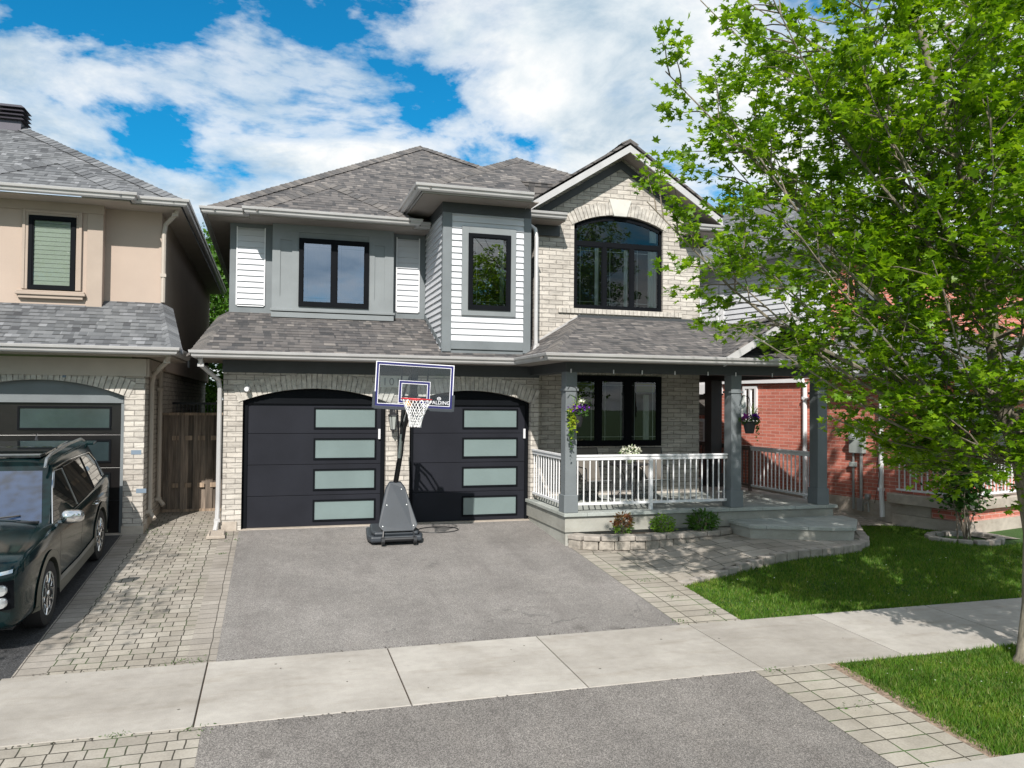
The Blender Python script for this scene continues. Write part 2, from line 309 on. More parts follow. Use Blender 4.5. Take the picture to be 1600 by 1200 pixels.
# ------------------------------------------------------------------ mesh helpers
class MB:
    def __init__(s): s.v = []; s.f = []; s.mi = []
    def add(s, vs, fs, mi=0):
        o = len(s.v); s.v += [tuple(p) for p in vs]; s.f += [tuple(i+o for i in f) for f in fs]; s.mi += [mi]*len(fs); return s
    def box(s, x0, x1, y0, y1, z0, z1, mi=0, M4=None):
        vs = [(x, y, z) for z in (z0, z1) for y in (y0, y1) for x in (x0, x1)]
        if M4 is not None: vs = [M4 @ Vector(p) for p in vs]
        return s.add(vs, [(0, 2, 3, 1), (4, 5, 7, 6), (0, 1, 5, 4), (1, 3, 7, 5), (3, 2, 6, 7), (2, 0, 4, 6)], mi)
    def poly(s, pts, mi=0): return s.add(pts, [tuple(range(len(pts)))], mi)
    def prism(s, pts, d, mi=0):
        n = len(pts); d = Vector(d); b = [Vector(p) for p in pts]; t = [p + d for p in b]
        nrm = Vector((0, 0, 0))
        for i in range(n): nrm += b[i].cross(b[(i+1) % n])
        fl = nrm.dot(d) > 0
        fs = [tuple(range(n)), tuple(range(2*n-1, n-1, -1))] + [((i+1) % n, i, i+n, (i+1) % n+n) for i in range(n)]
        if fl: fs = [tuple(reversed(f)) for f in fs]
        return s.add(b + t, fs, mi)
    def tube(s, pts, r, seg=8, mi=0, caps=True):
        pts = [Vector(p) for p in pts]; n = len(pts); rs = r if isinstance(r, (list, tuple)) else [r]*n
        t0 = (pts[1]-pts[0]).normalized(); up = Vector((0, 0, 1)) if abs(t0.z) < .9 else Vector((1, 0, 0)); a = t0.cross(up).normalized()
        vs = []
        for i, p in enumerate(pts):
            if i == 0: t = t0
            elif i == n-1: t = (pts[-1]-pts[-2]).normalized()
            else: t = ((pts[i+1]-p).normalized() + (p-pts[i-1]).normalized()).normalized()
            a = (a - t*a.dot(t)).normalized(); b = t.cross(a)
            for k in range(seg):
                an = 2*math.pi*k/seg; vs.append(p + (a*math.cos(an) + b*math.sin(an))*rs[i])
        fs = [(i*seg+k, i*seg+(k+1) % seg, (i+1)*seg+(k+1) % seg, (i+1)*seg+k) for i in range(n-1) for k in range(seg)]
        if caps: fs += [tuple(reversed(range(seg))), tuple(range((n-1)*seg, n*seg))]
        return s.add(vs, fs, mi)
    def lathe(s, prof, c=(0, 0, 0), seg=20, mi=0, axis='z'):
        vs = []; n = len(prof)
        for (r, h) in prof:
            for k in range(seg):
                an = 2*math.pi*k/seg; x, y = r*math.cos(an), r*math.sin(an)
                p = (x, y, h) if axis == 'z' else (h, x, y) if axis == 'x' else (x, h, y)
                vs.append((p[0]+c[0], p[1]+c[1], p[2]+c[2]))
        fs = [(i*seg+k, i*seg+(k+1) % seg, (i+1)*seg+(k+1) % seg, (i+1)*seg+k) for i in range(n-1) for k in range(seg)]
        if prof[0][0] > 1e-4: fs.append(tuple(reversed(range(seg))))
        if prof[-1][0] > 1e-4: fs.append(tuple(range((n-1)*seg, n*seg)))
        return s.add(vs, fs, mi)
    def sweep(s, path, prof, mi=0, closed=False):
        """profile (outward, z) swept along a horizontal polyline; outward = right of travel"""
        P = [Vector((p[0], p[1], p[2])) for p in path]; n = len(P); rows = []
        for i in range(n):
            d0 = (P[i]-P[i-1]) if (i > 0 or closed) else None; d1 = (P[(i+1) % n]-P[i]) if (i < n-1 or closed) else None
            def nrm(d): d = Vector((d.x, d.y)).normalized(); return Vector((d.y, -d.x))
            ns = [nrm(d) for d in (d0, d1) if d is not None]
            if len(ns) == 2:
                m_ = (ns[0]+ns[1]); m_ = m_.normalized(); m_ = m_/max(.3, m_.dot(ns[0]))
            else: m_ = ns[0]
            rows.append([(P[i].x+m_.x*o, P[i].y+m_.y*o, P[i].z+z) for o, z in prof])
        k = len(prof); vs = [p for r_ in rows for p in r_]; fs = []
        for i in range(n if closed else n-1):
            j = (i+1) % n
            for q in range(k): q2 = (q+1) % k; fs.append((i*k+q, j*k+q, j*k+q2, i*k+q2))
        if not closed: fs += [tuple(reversed(range(k))), tuple(range((n-1)*k, n*k))]
        return s.add(vs, fs, mi)
    def clap(s, axis, a0, a1, z0, z1, c, outd, exp=.112, mi=0):
        """lap siding on plane axis=c (axis 'y': spans x; axis 'x': spans y); outd = -1/+1 outward"""
        z = z0
        while z < z1-1e-4:
            zt = min(z+exp, z1); o0 = c+outd*.030; o1 = c+outd*.003
            P = lambda a, o, zz: (a, o, zz) if axis == 'y' else (o, a, zz)
            s.add([P(a0, o0, z), P(a1, o0, z), P(a1, o1, zt), P(a0, o1, zt), P(a0, c-outd*.002, z), P(a1, c-outd*.002, z)],
                  [(0, 1, 2, 3), (4, 5, 1, 0)], mi); z = zt
        return s
    def build(s, name, mats, parent=None, smooth=False, bevel=0, label=None, recalc=True):
        me = bpy.data.meshes.new(name); me.from_pydata(s.v, [], s.f)
        mats = mats if isinstance(mats, (list, tuple)) else [mats]
        for mm in mats: me.materials.append(MATS_get(mm))
        if len(mats) > 1: me.polygons.foreach_set('material_index', s.mi)
        if recalc:
            bm = bmesh.new(); bm.from_mesh(me); bmesh.ops.recalc_face_normals(bm, faces=bm.faces); bm.to_mesh(me); bm.free()
        auto_uv(me)
        o = bpy.data.objects.new(name, me); COL.objects.link(o)
        if parent is not None: o.parent = parent
        if smooth:
            me.polygons.foreach_set('use_smooth', [True]*len(me.polygons))
            md = o.modifiers.new('es', 'EDGE_SPLIT'); md.split_angle = R(40)
        if bevel:
            md = o.modifiers.new('bv', 'BEVEL'); md.width = bevel; md.segments = 2; md.limit_method = 'ANGLE'; md.angle_limit = R(40)
        if label: o['label'] = label
        return o
def MATS_get(m): return M[m] if isinstance(m, str) else m
def auto_uv(me):
    uv = me.uv_layers.new(name='UVMap')
    n = len(me.loops); 
    if n == 0: return
    co = np.empty(len(me.vertices)*3, 'f'); me.vertices.foreach_get('co', co); co = co.reshape(-1, 3)
    lv = np.empty(n, 'i'); me.loops.foreach_get('vertex_index', lv)
    npol = len(me.polygons); nr = np.empty(npol*3, 'f'); me.polygons.foreach_get('normal', nr); nr = nr.reshape(-1, 3)
    lt = np.empty(npol, 'i'); me.polygons.foreach_get('loop_total', lt)
    N = np.repeat(nr, lt, axis=0); P = co[lv]
    flat = np.abs(N[:, 2]) > .985
    t = np.stack([-N[:, 1], N[:, 0], np.zeros(n)], 1); L = np.linalg.norm(t, axis=1, keepdims=True); L[L < 1e-6] = 1; t = t/L
    s_ = np.cross(N, t); sg = np.sign(s_[:, 2:3]); sg[sg == 0] = 1; s_ = s_*sg
    u = (t*P).sum(1); v = (s_*P).sum(1)
    u[flat] = P[flat, 0]; v[flat] = P[flat, 1]
    uv.data.foreach_set('uv', np.stack([u, v], 1).astype('f').ravel())
def thing(name, label, cat, loc=(0, 0, 0), rz=0, group=None):
    o = bpy.data.objects.new(name, None); COL.objects.link(o); o.location = loc; o.rotation_euler = (0, 0, rz)
    o.empty_display_size = .2; tag(o, label, cat, group); return o
def tag(o, label, cat, group=None):
    o['label'] = label; o['category'] = cat
    if group: o['group'] = group
    return o
def struct(o, kind='structure', label=None):
    o['kind'] = kind
    if label: o['label'] = label
    return o
def dup(root, loc=None, rz=None, label=None):
    def cp(o, par):
        c = o.copy(); COL.objects.link(c); c.parent = par
        for ch in list(o.children): cp(ch, c)
        return c
    r = cp(root, None)
    if loc is not None: r.location = loc
    if rz is not None: r.rotation_euler[2] = rz
    if label: r['label'] = label
    return r

# ------------------------------------------------------------------ terrain profile
def gz(Y):
    if Y > 1.3: return .0975
    if Y > -6: return .075*Y
    if Y > -7.65: return -.45-.025*(-6-Y)
    if Y > -9.85: return -.491-.065*(-7.65-Y)
    return -.634
def pz(x, y):
    t = min(1, max(0, (x-5.6)/2.6)); t = t*t*(3-2*t); return gz(y)*(1-t)+t*min(0, max(gz(y), -.03))
def lz(x, y):
    t = min(1, max(0, (x-6.2)/2.2)); t = t*t*(3-2*t); q = min(1, max(0, (y+5.6)/2.0)); q = q*q*(3-2*q)
    return gz(y)+t*q*max(0, -.115-gz(y))
def sheet(poly, off, name, mat, kind='structure', label=None, zf=None, thick=0, zxy=None):
    """polygon laid on the terrain, cut where the slope changes so that it follows it"""
    bm = bmesh.new(); vs = [bm.verts.new((p[0], p[1], 0)) for p in poly]; bm.faces.new(vs)
    for yc in (1.3, -6, -7.65, -9.85):
        bmesh.ops.bisect_plane(bm, geom=bm.verts[:]+bm.edges[:]+bm.faces[:], plane_co=(0, yc, 0), plane_no=(0, 1, 0))
    if zxy:
        for k in range(46): bmesh.ops.bisect_plane(bm, geom=bm.verts[:]+bm.edges[:]+bm.faces[:], plane_co=(5.4+k*.25, 0, 0), plane_no=(1, 0, 0))
        for k in range(20): bmesh.ops.bisect_plane(bm, geom=bm.verts[:]+bm.edges[:]+bm.faces[:], plane_co=(0, -5.9+k*.25, 0), plane_no=(0, 1, 0))
    for v in bm.verts: v.co.z = (zxy(v.co.x, v.co.y) if zxy else (zf or gz)(v.co.y)) + off
    bmesh.ops.triangulate(bm, faces=bm.faces)
    bmesh.ops.recalc_face_normals(bm, faces=bm.faces)
    if sum(f.normal.z for f in bm.faces) < 0: bmesh.ops.reverse_faces(bm, faces=bm.faces)
    me = bpy.data.meshes.new(name); bm.to_mesh(me); bm.free(); me.materials.append(M[mat])
    uv = me.uv_layers.new(name='UVMap')
    for lp in me.loops: c = me.vertices[lp.vertex_index].co; uv.data[lp.index].uv = (c.x, c.y)
    o = bpy.data.objects.new(name, me); COL.objects.link(o); return struct(o, kind, label)
rect = lambda x0, x1, y0, y1: [(x0, y0), (x1, y0), (x1, y1), (x0, y1)]
sheet(rect(-300, 300, -300, 400), -.012, 'ground', 'turf', zf=lambda y: gz(y)-.05 if y > 20 or y < -9.84 else gz(y))
sheet(rect(-.52, 4.93, -6.0, .16), 0, 'driveway', 'asphalt', label='grey asphalt driveway before the two garage doors')
sheet(rect(-.53, 4.90, -9.72, -7.60), 0, 'driveway_apron', 'asphalta', label='coarser grey asphalt between sidewalk and kerb')
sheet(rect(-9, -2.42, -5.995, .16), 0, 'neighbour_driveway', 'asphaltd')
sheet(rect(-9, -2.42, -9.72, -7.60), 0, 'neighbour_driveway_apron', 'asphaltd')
sheet(rect(-2.42, -2.12, -5.995, .9), .002, 'paver_border', 'pavb')
sheet(rect(-2.12, -.82, -5.995, 4.2), .002, 'paver_path', 'pav')
sheet(rect(-.82, -.52, -5.995, .15), .002, 'paver_border', 'pavb')
sheet(rect(-2.42, -.53, -9.72, -7.62), .002, 'paver_strip', 'pav')
sheet(rect(4.93, 5.79, -5.995, -2.6), .004, 'paver_strip', 'pavs')
sheet(rect(4.90, 5.79, -9.72, -7.60), .004, 'paver_strip', 'pavs')
sheet(rect(-60, 60, -7.64, -5.99), -.007, 'joint_soil', 'soil')
# sidewalk slabs with real joints
sw = MB()
xs = [-60] + [-.6-1.9*k for k in range(12, 0, -1)] + [-.6, 1.28, 3.03, 5.03, 6.84] + [6.84+1.85*k for k in range(1, 14)] + [60]
for a, b_ in zip(xs[:-1], xs[1:]):
    g = .007
    sw.add([(a+g, -7.63, gz(-7.63)+.008), (b_-g, -7.63, gz(-7.63)+.008), (b_-g, -6.0, gz(-6)+.008), (a+g, -6.0, gz(-6)+.008),
            (a+g, -7.63, gz(-7.63)-.06), (b_-g, -7.63, gz(-7.63)-.06), (b_-g, -6.0, gz(-6)-.06), (a+g, -6.0, gz(-6)-.06)],
           [(0, 1, 2, 3), (4, 5, 1, 0), (5, 6, 2, 1), (6, 7, 3, 2), (7, 4, 0, 3)])
struct(sw.build('sidewalk', 'concrete', bevel=.006))
kb = MB()
for a, b_ in ((-60, -3.2), (-3.19, -.2), (-.19, 2.4), (2.41, 5.16), (5.17, 60)):
    lo = a > -6 and b_ < 6
    kb.sweep([(a, -9.72, -.62), (b_, -9.72, -.62)], [(0, -.1), (0, .012), (.32, .0 if not lo else -.01), (.36, -.03), (.5, -.05), (.5, -.1)])
struct(kb.build('kerb', 'concrete'))
sheet(rect(-200, 200, -19, -10.2), -.01, 'road', 'road')

# ------------------------------------------------------------------ generic building parts
def roof_slab(mb, pts, th=.035):
    mb.prism([(x, y, z-th) for x, y, z in pts], (0, 0, th))
def caps(mb, p0, p1, w=.19, drop=.098, step=.145):
    p0, p1 = Vector(p0), Vector(p1); d = p1-p0; L = d.length; d.normalize(); s_ = Vector((d.y, -d.x, 0))
    s_ = s_.normalized() if s_.length > .01 else Vector((1, 0, 0)); n = int(L/step)
    for i in range(n):
        a = p0+d*(i*step); b_ = p0+d*((i+1.12)*step); j = random.uniform(-.004, .004)
        up0 = Vector((0, 0, .024+j)); up1 = Vector((0, 0, .008+j)); dn = Vector((0, 0, -drop))
        vs = [a+up0, a+s_*w+up0+dn, a-s_*w+up0+dn, b_+up1, b_+s_*w+up1+dn, b_-s_*w+up1+dn]
        lo = Vector((0, 0, -.03)); vs += [vs[0]+lo, vs[1]+lo, vs[2]+lo]
        mb.add(vs, [(0, 1, 4, 3), (2, 0, 3, 5), (6, 7, 1, 0), (8, 6, 0, 2)])
GP = [(0, 0), (0, -.115), (.05, -.125), (.075, -.10), (.085, -.06), (.115, -.045), (.125, -.005), (.118, 0), (.11, -.02), (.02, -.02)]
def gutter(parent, path, label=None, mat='gutter'):
    return MB().sweep(path, GP).build('gutter', mat, parent, label=label)
def downspout(parent, pts, mat='gutter', r=.042):
    mb = MB(); mb.tube(pts, r, 8)
    for i in (1, -2):
        p = Vector(pts[i]); mb.box(p.x-.05, p.x+.05, p.y-.05, p.y+.05, p.z-.03, p.z+.03)
    return mb.build('downspout', mat, parent, smooth=True)
def window(parent, x0, x1, z0, z1, y, cols=1, fw=.06, glassm='glass', curtain=None, transom=None, arch=0, muntin=True, axis='y', blinds=None, out=.05, framem='frame'):
    """window mounted on a wall whose face is y (facing -Y)."""
    f = MB(); yo = y-out; yb = y-.004
    def arcz(x): 
        if not arch: return z1
        c = (x0+x1)/2; hw = (x1-x0)/2; Rr = (hw*hw+arch*arch)/(2*arch); return z1 + math.sqrt(max(0, Rr*Rr-(x-c)**2))-(Rr-arch)
    f.box(x0, x0+fw, yo, yb, z0, z1-.001); f.box(x1-fw, x1, yo, yb, z0, z1-.001); f.box(x0+fw, x1-fw, yo, yb, z0, z0+fw)
    if arch:
        N = 20
        for i in range(N):
            a = x0+(x1-x0)*i/N; b_ = x0+(x1-x0)*(i+1)/N
            f.prism([(a, yo, arcz(a)), (b_, yo, arcz(b_)), (b_, yo, max(z1-.1, arcz(b_)-fw*1.3)), (a, yo, max(z1-.1, arcz(a)-fw*1.3))], (0, out-.004, 0))
    else: f.box(x0+fw, x1-fw, yo, yb, z1-fw, z1)
    if transom: f.box(x0+fw, x1-fw, yo+.002, yb, transom-fw*.8, transom+fw*.8)
    top = transom-fw*.8 if transom else z1-fw
    cw = (x1-x0-2*fw)/cols
    for i in range(1, cols): cx = x0+fw+cw*i; f.box(cx-fw*.62, cx+fw*.62, yo+.001, yb, z0+fw, top)
    for i in range(cols):     # sash steps
        a = x0+fw+cw*i+(fw*.62 if i else 0); b_ = x0+fw+cw*(i+1)-(fw*.62 if i < cols-1 else 0); t = .022
        f.box(a, a+t, yo+.012, yb, z0+fw, top); f.box(b_-t, b_, yo+.012, yb, z0+fw, top)
        f.box(a+t, b_-t, yo+.012, yb, z0+fw, z0+fw+t); f.box(a+t, b_-t, yo+.012, yb, top-t, top)
    o = f.build('window', framem, parent)
    N = 20 if arch else 1
    g = MB()
    if arch:
        pts = [(x0+.02, y-.028, z0+.02), (x1-.02, y-.028, z0+.02)] + [(x1-.02-(x1-x0-.04)*i/N, y-.028, arcz(x1-.02-(x1-x0-.04)*i/N)-.02) for i in range(N+1)]
        g.poly(pts)
        r_ = MB().poly([(p[0], y-.006, p[2]) for p in pts])
    else:
        g.poly([(x0+.02, y-.028, z0+.02), (x1-.02, y-.028, z0+.02), (x1-.02, y-.028, z1-.02), (x0+.02, y-.028, z1-.02)])
        r_ = MB().poly([(x0+.02, y-.006, z0+.02), (x1-.02, y-.006, z0+.02), (x1-.02, y-.006, z1-.02), (x0+.02, y-.006, z1-.02)])
    g.build('pane', glassm, o, recalc=False); r_.build('room_backing', 'room', o, recalc=False)
    if curtain:
        for (a, b_, c0, c1) in curtain:
            c = MB(); n = max(4, int((b_-a)/.02)); 
            pts = [(a+(b_-a)*i/n, y-.013+.004*math.sin(i*1.9)) for i in range(n+1)]
            for (p, q) in zip(pts[:-1], pts[1:]): c.add([(p[0], p[1], c0), (q[0], q[1], c0), (q[0], q[1], c1), (p[0], p[1], c1)], [(0, 1, 2, 3)])
            c.build('curtain', 'curtain', o)
    if blinds:
        (a, b_, c0, c1) = blinds; c = MB(); z = c0
        while z < c1: c.add([(a, y-.016, z), (b_, y-.016, z), (b_, y-.009, z+.075), (a, y-.009, z+.075)], [(0, 1, 2, 3)]); z += .078
        c.build('blind', 'blind', o)
    if muntin:
        c = MB(); t = .004; ym = y-.025
        for i in range(cols):
            a = x0+fw+cw*i+(fw*.62 if i else 0)+.022; b_ = x0+fw+cw*(i+1)-(fw*.62 if i < cols-1 else 0)-.022; w_ = .07
            for xx in (a+w_, b_-w_): c.box(xx-t, xx+t, ym, ym+.006, z0+fw+.022, top-.022)
            for zz in (z0+fw+.022+w_, top-.022-w_): c.box(a, b_, ym+.001, ym+.005, zz-t, zz+t)
        c.build('muntin', 'graypl' if glassm == 'glassb' else 'satin', o)
    return o
def arched_wall(parent, x0, x1, z1, y, ops, rev, mat='brick', back=None):
    """front wall with arched openings; ops = (a,b,spring,rise)"""
    mb = MB(); cur = x0
    for (a, b_, sp, ri) in ops:
        mb.poly([(cur, y, -.3), (a, y, -.3), (a, y, z1), (cur, y, z1)])
        N = 22; c = (a+b_)/2; hw = (b_-a)/2; Rr = (hw*hw+ri*ri)/(2*ri)
        az = lambda x: sp + math.sqrt(max(0, Rr*Rr-(x-c)**2))-(Rr-ri)
        for i in range(N):
            p = a+(b_-a)*i/N; q = a+(b_-a)*(i+1)/N
            mb.poly([(p, y, az(p)), (q, y, az(q)), (q, y, z1), (p, y, z1)])
            mb.poly([(p, y, az(p)), (p, y+rev, az(p)), (q, y+rev, az(q)), (q, y, az(q))])
        mb.poly([(a, y, -.1), (a, y, sp), (a, y+rev, sp), (a, y+rev, -.1)]); mb.poly([(b_, y, -.1), (b_, y+rev, -.1), (b_, y+rev, sp), (b_, y, sp)])
        cur = b_
    mb.poly([(cur, y, -.3), (x1, y, -.3), (x1, y, z1), (cur, y, z1)])
    o = mb.build('wall', mat, parent, recalc=False)
    return o
def arch_bricks(parent, a, b_, sp, ri, y, h=.26, w=.085, mat='archbrick', key=None, proud=.022):
    mb = MB(); c = (a+b_)/2; hw = (b_-a)/2; Rr = (hw*hw+ri*ri)/(2*ri); zc = sp+ri-Rr
    tot = 2*math.asin(hw/Rr); n = int(tot*(Rr+h*.5)/w); 
    for i in range(n+1):
        th = -tot/2-.01+(tot+.02)*i/n; dth = (tot/n)*.43
        if key and abs(th) < key: continue
        pr = proud+random.uniform(-.012, .006); r0 = Rr+.002; r1 = Rr+h+random.uniform(-.01, .015)
        P = lambda r_, t, yy: (c+r_*math.sin(t), yy, zc+r_*math.cos(t))
        j = random.uniform(-.15, .15)*dth
        mb.prism([P(r0, th-dth, y-pr), P(r0, th+dth, y-pr), P(r1, th+dth+j, y-pr), P(r1, th-dth+j, y-pr)], (0, pr+.01, 0))
    o = mb.build('arch_trim', mat, parent)
    if key:
        k = MB(); P = lambda r_, t: (c+r_*math.sin(t), y-.05, zc+r_*math.cos(t))
        k.prism([P(Rr-.02, -key*.75), P(Rr-.02, key*.75), P(Rr+h+.07, key*1.15), P(Rr+h+.07, -key*1.15)], (0, .06, 0))
        k.build('keystone', 'plate', parent, bevel=.01)
    return o
def garage_door(parent, a, b_, top, sp, ri, y, wx0, wx1, mat='garage', gm='frost', rows=4, slat=False, framec='frame', archm='frame', h0=.0):
    mb = MB(); hh = (top-h0-.01)/rows
    for i in range(rows):
        z = h0+.01+i*hh
        mb.box(a+.06, b_-.06, y, y+.05, z+.004, z+hh-.004)
    mb.box(a+.05, b_-.05, y+.018, y+.06, h0, top)
    d = mb.build('garage_door', mat, parent, bevel=.004)
    f = MB()
    f.box(a, a+.065, y-.03, y+.05, h0-.02, top); f.box(b_-.065, b_, y-.03, y+.05, h0-.02, top)
    N = 20; c = (a+b_)/2; hw = (b_-a)/2; Rr = (hw*hw+ri*ri)/(2*ri); az = lambda x: sp+math.sqrt(max(0, Rr*Rr-(x-c)**2))-(Rr-ri)
    pts = [(a, y-.035, top)] + [(a+(b_-a)*i/N, y-.035, az(a+(b_-a)*i/N)-.004) for i in range(N+1)] + [(b_, y-.035, top)]
    f.prism(pts, (0, .06, 0))
    f.box(a+.03, b_-.03, y-.045, y-.0351, top-.02, top+.035)
    f.build('door_frame', archm, d)
    for i in range(rows):
        z = h0+.01+i*hh+hh*.5; w_ = MB(); x0, x1 = wx0, wx1; z0, z1 = z-.165, z+.165; t = .032
        w_.box(x0-t, x0, y-.018, y+.002, z0-t, z1+t); w_.box(x1, x1+t, y-.018, y+.002, z0-t, z1+t)
        w_.box(x0, x1, y-.018, y+.002, z0-t, z0); w_.box(x0, x1, y-.018, y+.002, z1, z1+t)
        w_.poly([(x0, y-.004, z0), (x1, y-.004, z0), (x1, y-.004, z1), (x0, y-.004, z1)], 1)
        w_.build('door_window', [framec, gm], d)
    return d

# ------------------------------------------------------------------ MAIN HOUSE
H = thing('detached_house', 'pale brick and grey trimmed house with two black garage doors and a corner porch', 'house', (2, 2, 0))
H.location = (0, 0, 0)
DRL, DRR = (-.49, 2.06, 2.30, .23), (2.50, 4.90, 2.30, .23)
arched_wall(H, -.82, 5.06, 3.0, 0, [DRL, DRR], .16)
for d in (DRL, DRR): arch_bricks(H, *d, 0, h=.27)
garage_door(H, -.47, 2.04, 2.27, 2.30, .23, .13, .78, 1.86)
garage_door(H, 2.52, 4.88, 2.27, 2.30, .23, .13, 3.58, 4.64)
for x in (1.945, 4.80):
    MB().box(x-.02, x+.02, .085, .12, 1.60, 1.79).build('door_handle', 'white', H, bevel=.005)
w = MB()
w.poly([(-.82, 0, -.3), (-.82, 13, -.3), (-.82, 13, 3.3), (-.82, 0, 3.0)]); w.poly([(5.06, 0, -.3), (5.06, .4, -.3), (5.06, .4, 3.0), (5.06, 0, 3.0)])
w.poly([(5.06, .4, -.3), (8.86, .4, -.3), (8.86, .4, 3.3), (5.06, .4, 3.3)]); w.poly([(8.86, .4, -.3), (8.86, 13, -.3), (8.86, 13, 3.3), (8.86, .4, 3.3)])
w.poly([(8.86, 13, -.3), (-.82, 13, -.3), (-.82, 13, 6), (8.86, 13, 6)])
w.build('wall', 'brick', H)
MB().box(-.84, 5.06, -.03, -.001, 2.80, 3.02).build('frieze', 'darktrim', H)
MB().box(-.52, 4.93, -.02, .5, -.2, .012).build('threshold', 'found', H, bevel=.006)
MB().box(-.86, -.56, -.03, .0, -.3, .16).build('footing', 'found', H)
# front brick of gable bay
zt = lambda x: 6.12+.635*min(x-4.46, 9.5-x)-.10
g = MB(); WX0, WX1, WZ0, WZS, WR = 5.94, 7.98, 4.27, 6.02, .24
c = (WX0+WX1)/2; hw = (WX1-WX0)/2; Rr = (hw*hw+WR*WR)/(2*WR); az = lambda x: WZS+math.sqrt(max(0, Rr*Rr-(x-c)**2))-(Rr-WR)
g.poly([(5.08, .4, 3.3), (WX0, .4, 3.3), (WX0, .4, zt(WX0)), (5.08, .4, zt(5.08))]); g.poly([(WX1, .4, 3.3), (8.86, .4, 3.3), (8.86, .4, zt(8.86)), (WX1, .4, zt(WX1))])
g.poly([(WX0, .4, 3.3), (WX1, .4, 3.3), (WX1, .4, WZ0), (WX0, .4, WZ0)])
N = 20
for i in range(N):
    a = WX0+(WX1-WX0)*i/N; b_ = WX0+(WX1-WX0)*(i+1)/N
    if a < 6.98 < b_: g.poly([(a, .4, az(a)), (b_, .4, az(b_)), (b_, .4, zt(b_)), (6.98, .4, zt(6.98)), (a, .4, zt(a))])
    else: g.poly([(a, .4, az(a)), (b_, .4, az(b_)), (b_, .4, zt(b_)), (a, .4, zt(a))])
    g.poly([(a, .4, az(a)), (a, .55, az(a)), (b_, .55, az(b_)), (b_, .4, az(b_))])
g.poly([(5.08, .4, 3.3), (5.08, .4, 6.2), (5.08, 1.5, 6.2), (5.08, 1.5, 3.3)])
g.poly([(8.86, .4, 3.3), (8.86, .4, 6.2), (8.86, 13, 6.2), (8.86, 13, 3.3)])
g.poly([(WX0, .4, WZ0), (WX0, .4, WZS), (WX0, .55, WZS), (WX0, .55, WZ0)]); g.poly([(WX1, .4, WZ0), (WX1, .55, WZ0), (WX1, .55, WZS), (WX1, .4, WZS)])
g.build('wall', 'brick', H, recalc=False, label='pale brick gable wall with the arched window')
arch_bricks(H, WX0, WX1, WZS, WR, .4, h=.27, w=.08, key=.085)
window(H, WX0+.01, WX1-.01, WZ0, WZS-.02, .50, cols=3, fw=.065, arch=WR, transom=5.64, curtain=[(7.66, 7.86, 4.36, 5.56), (6.44, 6.52, 4.36, 5.56), (7.10, 7.19, 4.36, 5.56), (7.70, 7.86, 5.75, 6.0)])
s_ = MB(); x = 5.60
while x < 8.38:
    s_.box(x, x+.078, .355+random.uniform(-.004, .006), .41, 4.165, 4.262); x += .088
s_.build('window_sill', 'archbrick', H)
MB().box(6.02, 8.90, .365, .40, 4.05, 4.13).build('flashing', 'darktrim', H)
# stepped flashing along the porch roof's left slope
fl = MB(); fl.prism([(5.06, .385, 3.46), (6.08, .385, 4.08), (6.08, .385, 4.15), (5.06, .385, 3.53)], (0, .02, 0)); fl.build('flashing', 'gutter', H)
# gable roof trim
rk = MB(); so = MB(); fz = MB()
for sgn in (-1, 1):
    px = lambda t: 6.98+sgn*t
    e = 2.52 if sgn < 0 else 2.16
    rk.prism([(px(0), -.07, 7.62), (px(e), -.07, 7.62-.635*e), (px(e), -.07, 7.475-.635*e), (px(0), -.07, 7.475)], (0, .035, 0))
    so.prism([(px(0), -.035, 7.50), (px(e), -.035, 7.50-.635*e), (px(e), .40, 7.50-.635*e), (px(0), .40, 7.50)], (0, 0, .02))
    fz.prism([(px(.0), .365, 7.42), (px(1.9), .365, 7.42-.635*1.9), (px(1.9), .365, 7.25-.635*1.9), (px(0), .365, 7.25)], (0, .034, 0))
rk.build('rake_board', 'gutter', H); so.build('soffit', 'soffit', H); fz.build('frieze', 'darktrim', H)
# eave returns left and right of the gable
for (a, b_) in ((4.62, 5.56), (8.40, 9.14)):
    MB().box(a, b_, -.10, .40, 5.93, 5.97).build('soffit', 'soffit', H)
    pth = [(a, .9, 6.08), (a, -.10, 6.08), (b_, -.10, 6.08)] if a < 5 else [(a, -.10, 6.08), (b_, -.10, 6.08), (b_, 4, 6.08)]
    gutter(H, pth)
    MB().prism([(a, -.1, 6.07), (b_, -.1, 6.07), (b_, .38, 6.20), (a, .38, 6.20)], (0, 0, .012)).build('return_roof', 'roof', H)
MB().box(5.085, 5.60, .33, .399, 5.72, 5.93).build('frieze', 'darktrim', H); MB().box(8.36, 8.855, .33, .399, 5.72, 5.93).build('frieze', 'darktrim', H)
# bay box
bb = MB(); bb.box(3.04, 4.74, -.37, 2.2, 3.2, 6.05); bb.build('bay_wall', 'trim', H)
b2 = MB(); b2.clap('y', 3.19, 4.60, 3.46, 5.86, -.372, -1, .118); b2.build('siding', 'siding', H, recalc=False)
b3 = MB(); b3.clap('x', -.34, 1.36, 3.3, 5.86, 3.038, -1, .118); b3.build('siding', 'siding', H, recalc=False, label='white lap siding on the side of the projecting bay')
t_ = MB(); t_.box(3.02, 3.19, -.395, -.371, 3.25, 5.95); t_.box(4.60, 4.75, -.395, -.371, 3.25, 5.95); t_.box(3.19, 4.60, -.40, -.371, 3.30, 3.46)
t_.box(3.016, 3.04, -.372, -.25, 3.2, 5.95)
t_.build('corner_board', 'trim', H, bevel=.004)
MB().box(3.0, 4.74, -.40, -.371, 5.86, 6.05).build('frieze', 'darktrim', H)
MB().box(3.005, 3.037, -.36, 1.4, 5.86, 6.05).build('frieze', 'darktrim', H)
t_ = MB()
